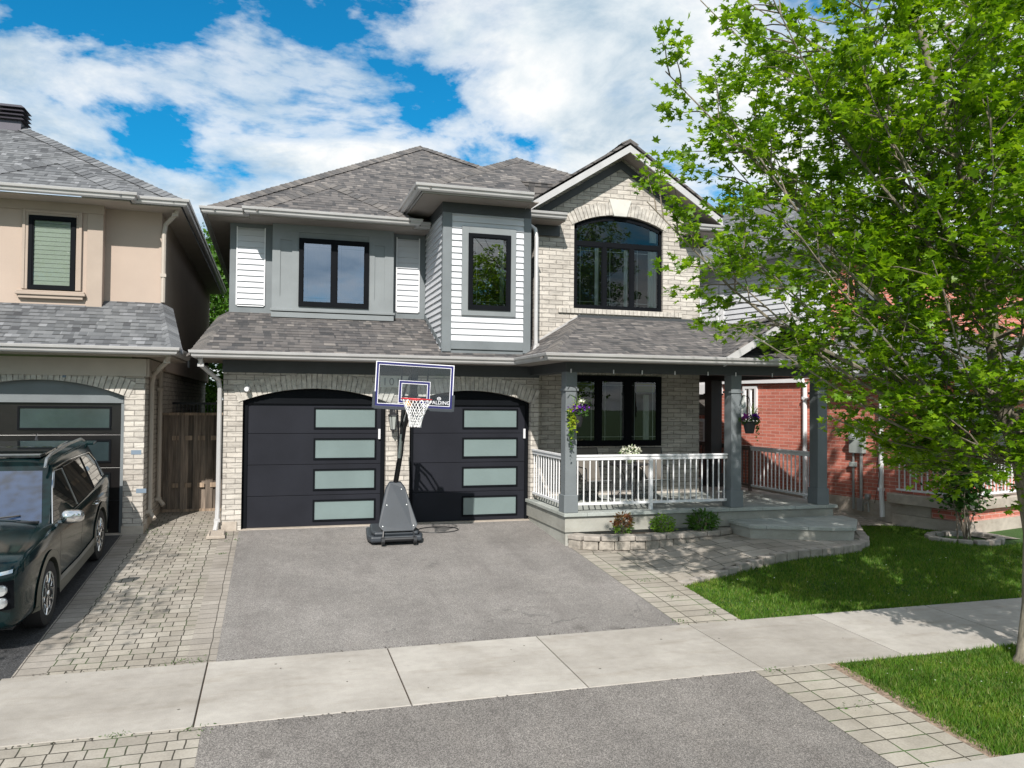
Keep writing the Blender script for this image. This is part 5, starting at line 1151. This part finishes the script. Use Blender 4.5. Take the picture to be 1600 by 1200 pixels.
em.box(.37, .42, -.010, -.008, -.188, -.182, 0, BB); em.box(.392, .398, -.010, -.008, -.205, -.165, 0, BB); em.build('backboard_emblem', 'letter', br_)
rim = MB(); rc = Vector((-.01, -.38, -.215)); pts = [BB @ (rc+Vector((.228*math.cos(a), .228*math.sin(a), 0))) for a in [k*2*math.pi/28 for k in range(29)]]; rim.tube(pts, .011, 8)
rim.box(-.09, .07, -.17, -.01, -.235, -.205, 0, BB); ro = rim.build('rim', 'rimred', B, smooth=True)
MB().box(-.13, -.03, -.03, -.011, -.33, -.25, 0, BB).build('sticker', 'orange', br_)
nt_ = MB(); S = 12
def nr_(l): return [.222, .19, .15, .115, .095, .085][l]
for l in range(5):
    for k in range(S):
        for sg in (-1, 1):
            a0 = (k+.5*(l % 2))*2*math.pi/S; a1 = a0+sg*math.pi/S; p = [BB @ (rc+Vector((nr_(q)*math.cos(a), nr_(q)*math.sin(a), -.085*q))) for q, a in ((l, a0), (l+1, a1))]; nt_.tube(p, .0055, 4, caps=False)
nt_.build('net', 'net', ro)

# ------------------------------------------------------------------ porch furniture and baskets
def chair_at():
    T = thing('patio_chair', 'high back taupe sling patio chair left of the bistro table', 'chair', (5.92, -.75, .412), 0, 'patio chairs on the porch')
    fr = MB()
    for sx in (-1, 1):
        x = sx*.27; fr.tube([(x, .27, 0), (x, .22, .30), (x, .24, .66), (x, .12, .68), (x, -.18, .66), (x, -.20, .42), (x, -.26, 0)], .013, 6); fr.tube([(x, .16, .42), (x, .30, 1.02)], .013, 6)
    fr.tube([(-.27, .30, 1.02), (.27, .30, 1.02)], .013, 6); fr.tube([(-.27, -.24, .42), (.27, -.24, .42)], .013, 6); fr.tube([(-.27, .22, .18), (.27, .22, .18)], .01, 6); fr.build('frame', 'black', T, smooth=True)
    st = MB(); st.add([(-.26, -.25, .425), (.26, -.25, .425), (.26, .0, .40), (-.26, .0, .40), (.26, .16, .43), (-.26, .16, .43)], [(0, 1, 2, 3), (3, 2, 4, 5)]); so = st.build('seat', 'wicker', T); so.modifiers.new('s', 'SOLIDIFY').thickness = .012
    bk = MB(); bk.add([(-.26, .16, .43), (.26, .16, .43), (.26, .25, .75), (-.26, .25, .75), (.26, .305, 1.03), (-.26, .305, 1.03)], [(0, 1, 2, 3), (3, 2, 4, 5)]); bo_ = bk.build('backrest', 'wicker', T); bo_.modifiers.new('s', 'SOLIDIFY').thickness = .012
    sl = MB(); sl.tube([(-.25, -.255, .43), (.25, -.255, .43)], .012, 6); sl.build('seat_edge', 'satin', T); return T
ch = chair_at(); dup(ch, (7.18, -.75, .412), R(-8), 'high back taupe sling patio chair right of the bistro table'); ch.rotation_euler[2] = R(10)
tb = thing('bistro_table', 'small round dark bistro table with curved legs behind the porch railing', 'table', (6.62, -.85, .412))
MB().lathe([(.001, .72), (.38, .72), (.39, .735), (.38, .75), (.001, .75)], (0, 0, 0), 28).build('tabletop', 'tabletop', tb, smooth=True)
for k in range(3):
    a = k*2.094+.5; MB().tube([(math.cos(a)*.30, math.sin(a)*.30, 0), (math.cos(a)*.22, math.sin(a)*.22, .12), (math.cos(a)*.05, math.sin(a)*.05, .36), (math.cos(a)*.10, math.sin(a)*.10, .55), (math.cos(a)*.25, math.sin(a)*.25, .72)], .012, 6).build('leg', 'black', tb, smooth=True)
vz = thing('flower_vase', 'round green glass vase of white flowers on the bistro table', 'vase', (6.60, -.95, 1.163))
MB().lathe([(.001, 0), (.06, .005), (.10, .06), (.105, .11), (.085, .16), (.07, .17)], (0, 0, 0), 18).build('pot', 'vase', vz, smooth=True)
v = RNG.normal(size=(260, 3)); v /= np.linalg.norm(v, axis=1, keepdims=True); v = v*np.array([.2, .14, .08])+np.array([0, 0, .24]); scatter('flowers', v[:200], .05, 'petalw', 'oval', vz, tilt=.8, up=.4); scatter('leaves', v[200:]*np.array([1, 1, .8]), .06, 'gleaf', 'oval', vz)
tag(MB().lathe([(.001, 0), (.025, 0), (.03, .06), (.022, .09), (.001, .09)], (6.40, -.98, 1.163), 12).build('candle_cup', 'blacksteel', None, smooth=True), 'small dark cup beside the flower vase on the table', 'cup')
def basket(label, x, y, z, kind):
    T = thing('hanging_basket', label, 'flower basket', (x, y, z), group='hanging flower baskets on the porch columns')
    MB().lathe([(.001, -.20), (.075, -.20), (.12, .0), (.128, .005), (.128, .02), (.10, .02)], (0, 0, 0), 18).build('pot', 'black', T, smooth=True)
    hg = MB()
    for k in range(3): a = k*2.094; hg.tube([(math.cos(a)*.12, math.sin(a)*.12, .01), (0, 0, .42)], .003, 4)
    hg.tube([(0, 0, .42), (-.02, 0, .47), (-.12, .02, .50), (-.16, .02, .44)], .008, 5); hg.build('hanger', 'blacksteel', T)
    n = 260; v = RNG.normal(size=(n, 3)); v /= np.linalg.norm(v, axis=1, keepdims=True); v = v*np.array([.17, .15, .07])+np.array([0, 0, .05]); scatter('leaves', v, .05, 'gleaf', 'oval', T)
    if kind:
        q = RNG.normal(size=(150, 3))*np.array([.08, .06, .035])+np.array([.0, -.04, .13]); scatter('flowers', q, .05, 'petalp', 'oval', T)
        q = RNG.normal(size=(150, 3))*np.array([.035, .03, .10])+np.array([-.10, -.08, -.06]); scatter('trailing_foliage', q, .055, 'yleaf', 'oval', T, up=.1); q = RNG.normal(size=(90, 3))*np.array([.02, .02, .11])+np.array([-.12, -.06, -.28]); scatter('trailing_foliage', q, .045, 'gleaf', 'oval', T, up=.1)
        q = RNG.normal(size=(60, 3))*np.array([.02, .02, .02])+np.array([.06, -.06, .24]); scatter('flowers', q, .04, 'petalw', 'oval', T)
    else:
        q = RNG.normal(size=(70, 3))*np.array([.03, .03, .025])+np.array([-.12, -.08, .11]); scatter('flowers', q, .05, 'petalm', 'oval', T); q = RNG.normal(size=(90, 3))*np.array([.05, .04, .03])+np.array([.08, -.06, .11]); scatter('flowers', q, .05, 'petalp', 'oval', T)
        q = RNG.normal(size=(60, 3))*np.array([.02, .02, .08])+np.array([.13, -.05, -.12]); scatter('trailing_foliage', q, .045, 'gleaf', 'oval', T, up=.1)
    sp = MB()
    for k in range(26): a = random.uniform(-.5, 1.2); l = random.uniform(.15, .34); sp.tube([(0.03, 0, .05), (.03+math.sin(a)*l*.5, random.gauss(0, .03), .05+l*.7), (.03+math.sin(a)*l, random.gauss(0, .05), .06+math.cos(a)*l)], [.003, .003, .001], 3, caps=False)
    sp.build('spiky_grass', 'lime', T)
basket('hanging basket with purple flowers and trailing lime leaves on the left porch column', 5.00, -2.22, 2.10, 1)
basket('hanging basket with magenta and violet flowers in a black pot by the middle porch column', 8.40, -2.20, 1.98, 0)
bn = MB(); bn.prism([(8.35, -1.98, 2.08), (8.49, -1.98, 2.08), (8.45, -1.98, 2.50), (8.39, -1.98, 2.50)], (0, .02, 0)); tag(bn.build('fabric_ornament', 'curtain'), 'narrow white fabric ornament hanging behind the right flower basket', 'ornament')
cdl = MB(); cdl.tube([(2.95+.42*math.cos(a)*.9, -.55+.22*math.sin(a), gz(-.55+.22*math.sin(a))+.012) for a in [k*6.2/30 for k in range(31)]], .008, 5)
tag(cdl.build('rubber_cord', 'black'), 'thin dark cord lying in a loop before the right garage door', 'cord')

# ------------------------------------------------------------------ SUV
def suv():
    C = thing('parked_suv', 'dark green three row SUV parked nose out before the neighbouring garage', 'car', (-3.42, -3.0, gz(-3.0)))
    C.rotation_euler = (math.atan(.075), 0, 0)
    # body loft
    ST = [  # y, halfwidth, z0, zbelt, zc, shoulder
        (-2.50, .72, .36, .80, .86), (-2.46, .86, .28, .92, .98), (-2.34, .935, .25, 1.00, 1.04), (-2.05, .965, .24, 1.04, 1.09), (-1.5, .975, .24, 1.07, 1.14), (-1.1, .978, .24, 1.09, 1.19),
        (-.6, .98, .24, 1.09, 1.16), (0, .985, .24, 1.09, 1.14), (.7, .985, .24, 1.10, 1.14), (1.4, .985, .24, 1.13, 1.16), (1.95, .975, .26, 1.16, 1.18), (2.3, .95, .30, 1.16, 1.18), (2.44, .90, .34, 1.12, 1.14), (2.48, .78, .40, 1.0, 1.04)]
    mb = MB(); rows = []
    for (y, w_, z0, zb, zc) in ST:
        half = [(0, z0), (w_*.80, z0), (w_*.965, z0+.05), (w_*.99, z0+.16), (w_*.985, z0+.32), (w_*1.0, z0+.52*(zb-z0)+.04), (w_*1.0, zb-.16), (w_*.985, zb-.05), (w_*.945, zb), (w_*.80, zb+(zc-zb)*.55), (w_*.45, zb+(zc-zb)*.9), (0, zc)]
        ring = [(x, y, z) for x, z in half] + [(-x, y, z) for x, z in reversed(half[1:-1])]; rows.append(ring)
    k = len(rows[0]); vs = [p for r_ in rows for p in r_]; fs = [(i*k+q, i*k+(q+1) % k, (i+1)*k+(q+1) % k, (i+1)*k+q) for i in range(len(rows)-1) for q in range(k)] + [tuple(reversed(range(k))), tuple(range((len(rows)-1)*k, len(rows)*k))]
    mb.add(vs, fs); body = mb.build('body', 'paint', C, smooth=False)
    body.modifiers.new('s', 'SUBSURF').levels = 2; body.modifiers['s'].render_levels = 2
    cut = MB()
    for y in (-1.45, 1.45): cut.lathe([(.425, -1.2), (.425, -.62)], (0, y, .37), 40, axis='x'); cut.lathe([(.425, .62), (.425, 1.2)], (0, y, .37), 40, axis='x')
    co = cut.build('cut', 'black', C); md = body.modifiers.new('b', 'BOOLEAN'); md.object = co; md.operation = 'DIFFERENCE'; md.solver = 'EXACT'
    bpy.context.view_layer.update(); dg = bpy.context.evaluated_depsgraph_get(); me = bpy.data.meshes.new_from_object(body.evaluated_get(dg)); body.modifiers.clear(); body.data = me; me.materials.clear(); me.materials.append(M['paint'])
    bpy.data.objects.remove(co)
    me.polygons.foreach_set('use_smooth', [True]*len(me.polygons)); md = body.modifiers.new('es', 'EDGE_SPLIT'); md.split_angle = R(35)
    bm = bmesh.new(); bm.from_mesh(me); bvh = BVHTree.FromBMesh(bm)
    def side(y, z, sgn=1, off=.004):
        h = bvh.ray_cast(Vector((sgn*2, y, z)), Vector((-sgn, 0, 0))); x = h[0].x if h[0] else sgn*.97
        return Vector((x+sgn*off, y, z))
    def front(x, z, off=.006):
        h = bvh.ray_cast(Vector((x, -4, z)), Vector((0, 1, 0))); y = h[0].y if h[0] else -2.4
        return Vector((x, y-off, z))
    def strip(name, mat, pts, wd, sgn, off=.004, par=None):
        m_ = MB(); 
        for (a, b_) in zip(pts[:-1], pts[1:]):
            n_ = max(1, int((Vector(b_)-Vector(a)).length/.08)); 
            for i in range(n_):
                p = Vector(a).lerp(Vector(b_), i/n_); q = Vector(a).lerp(Vector(b_), (i+1)/n_); d = (q-p).normalized(); nn = Vector((-d.y, d.x))*wd/2
                m_.add([side(p.x+nn.x, p.y+nn.y, sgn, off), side(p.x-nn.x, p.y-nn.y, sgn, off), side(q.x-nn.x, q.y-nn.y, sgn, off), side(q.x+nn.x, q.y+nn.y, sgn, off)], [(0, 1, 2, 3)])
        return m_.build(name, mat, par or body)
    for sgn in (1, -1):
        strip('door_seam', 'black', [(-.92, 1.05), (-.95, .6), (-.9, .36)], .008, sgn); strip('door_seam', 'black', [(.18, 1.07), (.18, .36)], .008, sgn); strip('door_seam', 'black', [(1.28, 1.08), (1.15, .85), (1.0, .55), (.95, .36)], .008, sgn)
        strip('sill_trim', 'satin', [(-.98, .40), (0, .385), (.98, .41)], .075, sgn, .012); strip('sill_cladding', 'cladding', [(-.98, .30), (.98, .30)], .13, sgn, .008)
        for y in (-1.45, 1.45):
            m_ = MB(); N = 26
            for i in range(N):
                a0 = R(-8)+R(196)*i/N; a1 = R(-8)+R(196)*(i+1)/N; P = []
                for r_, a in ((.42, a0), (.505, a0), (.505, a1), (.42, a1)):
                    p = side(y+r_*math.cos(a), max(.26, .37+r_*math.sin(a)), sgn, .014)
                    if abs(p.x) < .90: p.x = sgn*.985
                    P.append(p)
                m_.add(P, [(0, 1, 2, 3)])
                Q = [P[0], P[3], Vector((P[3].x-sgn*.09, P[3].y, P[3].z)), Vector((P[0].x-sgn*.09, P[0].y, P[0].z))]; m_.add(Q, [(0, 1, 2, 3)])
            o_ = m_.build('wheel_arch', 'cladding', body); 
        for y in (.02, 1.1): MB().tube([side(y-.09, .93, sgn, .0), side(y-.08, .935, sgn, .03), side(y+.08, .94, sgn, .03), side(y+.09, .94, sgn, .0)], .014, 8).build('door_handle', 'chrome', body, smooth=True)
    # greenhouse: belt polygon to roof polygon
    def gx(y, z):   # half width of cabin side
        t = (z-1.08)/(1.70-1.08); wb = .93 - .05*max(0, (y-1.2)/1.2)**2 - .06*max(0, (-.4-y)/.8); wt = .70-.05*max(0, (y-1.2)/1.0); return wb+(wt-wb)*t
    yf = lambda z: -1.12+(z-1.08)/.62*.92; yr = lambda z: 2.34-(z-1.08)/.62*.34
    m_ = MB(); Z = [1.06, 1.2, 1.35, 1.5, 1.62, 1.69]; NY = 14; grid = {}
    for sgn in (1, -1):
        for i, z in enumerate(Z):
            for j in range(NY+1): y = yf(z)+(yr(z)-yf(z))*j/NY; grid[sgn, i, j] = (sgn*gx(y, z), y, z)
    vs = []; idx = {}
    for kk, p in grid.items(): idx[kk] = len(vs); vs.append(p)
    fs = []
    for i in range(len(Z)-1):
        for j in range(NY): fs.append((idx[1, i, j], idx[1, i, j+1], idx[1, i+1, j+1], idx[1, i+1, j])); fs.append((idx[-1, i, j+1], idx[-1, i, j], idx[-1, i+1, j], idx[-1, i+1, j+1]))
        fs.append((idx[-1, i, 0], idx[1, i, 0], idx[1, i+1, 0], idx[-1, i+1, 0])); fs.append((idx[1, i, NY], idx[-1, i, NY], idx[-1, i+1, NY], idx[1, i+1, NY]))
    # roof crown
    top = {}
    for j in range(NY+1):
        x, y, z = grid[1, len(Z)-1, j]; e = math.sin(math.pi*j/NY)**.5*.025
        row = [idx[1, len(Z)-1, j]]
        for f_, dz in ((.92, .03), (.6, .055), (0, .065), (-.6, .055), (-.92, .03)): vs.append((x*f_, y, z+dz*.8+e)); row.append(len(vs)-1)
        row.append(idx[-1, len(Z)-1, j]); top[j] = row
    for j in range(NY):
        for q in range(6): fs.append((top[j][q], top[j+1][q], top[j+1][q+1], top[j][q+1]))
    fs.append(tuple(top[0])); fs.append(tuple(reversed(top[NY])))
    m_.add(vs, fs); cabin = m_.build('cabin', 'paint', C, smooth=True); cabin.modifiers['es'].split_angle = R(50)
    def patch(name, mat, poly, sgn, off=.006):
        mm = MB(); mm.poly([(sgn*(gx(y, z)+off), y, z) for y, z in poly]); return mm.build(name, mat, cabin)
    win1 = [(-.93, 1.10), (.14, 1.105), (.10, 1.60), (-.25, 1.62), (-.55, 1.45)]; win2 = [(.20, 1.105), (1.22, 1.12), (1.14, 1.60), (.17, 1.61)]; win3 = [(1.29, 1.13), (1.98, 1.18), (1.98, 1.40), (1.78, 1.55), (1.22, 1.59)]
    for sgn in (1, -1):
        patch('belt_trim', 'chrome', [(-1.0, 1.075), (2.0, 1.145), (2.0, 1.17), (-1.0, 1.10)], sgn, .009)
        patch('pillar_trim', 'black', [(-.99, 1.10), (2.03, 1.16), (2.03, 1.44), (1.80, 1.60), (-.25, 1.65), (-.62, 1.46)], sgn, .004)
        for w_ in (win1, win2, win3): patch('side_window', 'carglass', w_, sgn, .008)
        for w_ in (win1, win2, win3):
            P = [Vector((sgn*(gx(y, z)+.012), y, z)) for y, z in w_+[w_[0]]]
            if w_ is not win3: MB().tube(P[1:-1] if w_ is win1 else P[1:-1], .007, 5).build('window_moulding', 'satin' if w_ is win1 else 'blacksteel', cabin)
        P = [Vector((sgn*(gx(y, z)+.014), y, z)) for y, z in ((-1.0, 1.09), (-.62, 1.45), (-.27, 1.645), (.5, 1.65), (1.2, 1.62), (1.80, 1.585), (2.02, 1.43), (2.02, 1.17))]; MB().tube(P, .010, 6).build('window_moulding', 'chrome', cabin, smooth=True)
        rr = MB(); P = [Vector((sgn*.665, y, z)) for y, z in ((-.38, 1.69), (-.30, 1.78), (-.1, 1.815), (.8, 1.835), (1.6, 1.81), (1.85, 1.75))]; rr.tube(P, [.018, .022, .022, .022, .022, .015], 8); rr.build('roof_rail', 'satin', cabin, smooth=True)
        mi = MB(); mx = sgn*1.09; vs_ = []; fs_ = []
        for k_, (dy, sc2) in enumerate(((0, 1), (-.03, .98), (-.08, .86), (-.11, .62), (-.12, .3))):
            for q in range(16):
                an = q*math.pi/8; cx_ = math.copysign(abs(math.cos(an))**.55, math.cos(an)); cz_ = math.copysign(abs(math.sin(an))**.55, math.sin(an)); vs_.append((mx+.125*cx_*sc2, -.86+dy+.02*sgn*cx_, 1.15+(.085+.012*cx_*-sgn)*cz_*sc2))
        for k_ in range(4):
            for q in range(16): fs_.append((k_*16+q, k_*16+(q+1) % 16, k_*16+16+(q+1) % 16, k_*16+16+q))
        fs_ += [tuple(range(16)), tuple(range(64, 80))]; mi.add(vs_, fs_)
        mi.box(min(sgn*.93, mx-.08*sgn), max(sgn*.93, mx-.08*sgn), -.90, -.86, 1.075, 1.11); o_ = mi.build('mirror', 'chrome', body, smooth=True)
    ws = MB(); A = lambda x, z, o=.008: (x, yf(z)-o*1.1, z+o*.6)
    ws.poly([A(-.80, 1.11), A(.80, 1.11), A(.62, 1.63), A(-.62, 1.63)]); ws.build('windshield', 'wshield', cabin)
    sr = MB(); sr.box(-.52, .52, -.02, .80, 1.755, 1.795); sr.box(-.52, .52, .86, 1.5, 1.757, 1.797); sr.build('sunroof', 'carglass', cabin, bevel=.01)
    bw_ = MB(); bw_.box(-.78, .78, -1.16, -1.10, 1.135, 1.155); bw_.tube([(-.1, -1.13, 1.16), (.55, -.98, 1.2)], .01, 5); bw_.build('wiper', 'black', body)
    MB().box(-.75, .75, 2.05, 2.3, 1.66, 1.70).build('spoiler', 'paint', cabin, bevel=.01)
    MB().lathe([(.03, 0), (.012, .06), (.001, .09)], (0, 1.9, 1.76), 8).build('antenna', 'black', cabin)
    # nose
    def fpatch(name, mat, pts, off=.008, par=None):
        mm = MB(); n_ = len(pts); c_ = (sum(p[0] for p in pts)/n_, sum(p[1] for p in pts)/n_); P = [front(*c_, off)]+[front(x, z, off) for x, z in pts]; mm.add(P, [(0, i+1, (i+1) % n_+1) for i in range(n_)]); return mm.build(name, mat, par or body)
    def q4(name, mat, x0, x1, z0, z1, off=.008, nx=8, nz=4, skew=0):
        mm = MB()
        for i in range(nx):
            for j in range(nz):
                P = []
                for a, b_ in ((i, j), (i+1, j), (i+1, j+1), (i, j+1)): z = z0+(z1-z0)*b_/nz; x = x0+(x1-x0)*a/nx; P.append(front(x, z+skew*(a/nx), off))
                mm.add(P, [(0, 1, 2, 3)])
        return mm.build(name, mat, body)
    q4('grille', 'black', -.62, .62, .58, .86, .010, 14, 5)
    gm = MB()
    for i in range(12):
        for j in range(4):
            x = -.58+i*.105+(j % 2)*.05; z = .61+j*.065; p = front(x, z, .02); gm.lathe([(.001, -.012), (.032, 0), (.03, .01)], (p.x, p.y, p.z), 8, axis='y')
    gm.build('grille_mesh', 'satin', body)
    q4('bumper_trim', 'satin', -.70, .70, .335, .42, .02, 14, 3); q4('lower_grille', 'black', -.6, .6, .42, .52, .008, 12, 3)
    for sgn in (1, -1):
        hl = q4('headlight', 'frame', sgn*.66, sgn*.875, .52, .82, .010, 8, 8); ll = MB()
        for z in (.60, .73):
            p = front(sgn*.775, z, .02); ll.lathe([(.001, -.035), (.05, -.028), (.058, -.005), (.058, .02)], (p.x, p.y, p.z), 18, axis='y')
        ll.build('lamp', 'lens', hl); q4('running_light', 'lens', sgn*.60, sgn*.86, .86, .895, .008, 8, 2, .035); q4('light_bracket', 'chrome', sgn*.60, sgn*.655, .47, .82, .012, 2, 6)
    wheel0 = None
    for y in (-1.45, 1.45):
        for sgn in (1, -1):
            if wheel0 is None:
                t = MB(); t.lathe([(.26, -.10), (.33, -.115), (.365, -.10), (.375, -.05), (.375, .05), (.365, .10), (.33, .115), (.26, .10)], (0, 0, 0), 40, axis='x'); W = t.build('wheel', 'rubber', C, smooth=True)
                r_ = MB(); r_.lathe([(.265, -.09), (.265, .085), (.25, .105), (.235, .10), (.235, .02)], (0, 0, 0), 40, axis='x'); r_.build('rim', 'satin', W, smooth=True)
                b_ = MB(); b_.lathe([(.001, .03), (.23, .03)], (0, 0, 0), 30, axis='x'); b_.build('brake_disc', 'blacksteel', W)
                s2 = MB()
                for k in range(5):
                    a = k*2*math.pi/5
                    def pp(r0, da, x=.10): return (x, r0*math.sin(a+da), r0*math.cos(a+da))
                    for sd in (-1, 1):
                        s2.tube([pp(.04, 0, .085), pp(.12, sd*.12, .095), pp(.165, sd*.30, .10), pp(.245, sd*.26, .10)], [.018, .013, .012, .011], 6); s2.tube([pp(.165, sd*.30, .098), pp(.20, sd*.63, .092)], [.010, .008], 5)
                s2.lathe([(.0, .115), (.035, .11), (.045, .08)], (0, 0, 0), 16, axis='x'); s2.build('spoke', 'chrome', W)
                wheel0 = W; W.location = (.86, y, .375)
            else:
                W = wheel0.copy(); COL.objects.link(W); W.parent = C; W.location = (sgn*.86, y, .375); W.rotation_euler = (0, 0, 0 if sgn > 0 else math.pi)
                for c_ in wheel0.children: q = c_.copy(); COL.objects.link(q); q.parent = W
    lin = MB()
    for y in (-1.45, 1.45): lin.box(-.64, .64, y-.45, y+.45, .30, .82)
    lin.box(-.8, .8, -2.2, 2.2, .22, .30); lin.build('underbody', 'black', C); bm.free()
suv()

# ------------------------------------------------------------------ camera, light, sky
def basis(y, p, r):
    F_ = Vector((math.sin(y)*math.cos(p), math.cos(y)*math.cos(p), math.sin(p))); rt = Vector((math.cos(y), -math.sin(y), 0)); up = rt.cross(F_)
    return math.cos(r)*rt+math.sin(r)*up, -math.sin(r)*rt+math.cos(r)*up, F_
a, b_, c = basis(R(16.72), R(1.32), R(.513))
cam = bpy.data.cameras.new('camera'); co = bpy.data.objects.new('camera', cam); COL.objects.link(co); sc.camera = co
co.matrix_world = Matrix(((a.x, b_.x, -c.x, 0), (a.y, b_.y, -c.y, -15), (a.z, b_.z, -c.z, 2.31), (0, 0, 0, 1)))
cam.sensor_width = 36; cam.lens = 1249/1600*36; cam.clip_end = 2000; cam.clip_start = .1
sd = Vector((-.38, -1, .87)).normalized(); el = math.asin(sd.z)
sun = bpy.data.lights.new('sun', 'SUN'); sun.energy = 4.9; sun.angle = R(.55); sun.color = (1, .95, .88); so_ = bpy.data.objects.new('sun', sun); COL.objects.link(so_)
so_.rotation_euler = sd.to_track_quat('Z', 'Y').to_euler(); so_.location = (-5, -20, 20)
wd_ = bpy.data.worlds.new('World'); sc.world = wd_; wd_.use_nodes = True; nt = NT(wd_.node_tree); bg = wd_.node_tree.nodes['Background']
sky = nt.n('ShaderNodeTexSky', sky_type='NISHITA'); sky.sun_disc = False; sky.sun_elevation = el; sky.sun_rotation = math.atan2(sd.x, sd.y)
tc = nt.n('ShaderNodeTexCoord').outputs['Generated']; sp = nt.n('ShaderNodeSeparateXYZ'); nt.t.links.new(tc, sp.inputs[0])
dn = nt.m('ADD', nt.m('MAXIMUM', sp.outputs[2], 0), .22); cx = nt.m('DIVIDE', sp.outputs[0], dn); cy = nt.m('DIVIDE', sp.outputs[1], dn); cb = nt.n('ShaderNodeCombineXYZ'); nt.t.links.new(cx, cb.inputs[0]); nt.t.links.new(cy, cb.inputs[1]); cb.inputs[2].default_value = 65.6
n1 = nt.noise(cb.outputs[0], 1.9, 9, .58, .35); n2 = nt.noise(cb.outputs[0], 4.5, 6, .6)
cov = nt.ramp(nt.m('ADD', n1, nt.m('MULTIPLY', nt.m('SUBTRACT', n2, .5), .30)), [(.355, (0, 0, 0)), (.42, (.62, .62, .62)), (.53, (1, 1, 1))])
shade = nt.ramp(nt.noise(cb.outputs[0], 3.2, 8, .6, .3), [(.32, (5.6, 7.2, 8.6)), (.46, (9.3, 10.2, 10.8)), (.58, (11.8, 12.0, 12.0))])
hz = nt.ramp(sp.outputs[2], [(.02, (0, 0, 0)), (.22, (1, 1, 1))]); blue = nt.mix(1, sky.outputs[0], nt.mix(hz, (.75, .95, 1.15), (.09, 1.22, 1.72)), 'MULTIPLY')
col = nt.mix(cov, blue, shade); nt.t.links.new(col, bg.inputs[0]); bg.inputs[1].default_value = .068
sc.view_settings.view_transform = 'Standard'; sc.view_settings.look = 'None'; sc.view_settings.exposure = .32; sc.view_settings.gamma = 1
sc.render.engine = 'CYCLES'
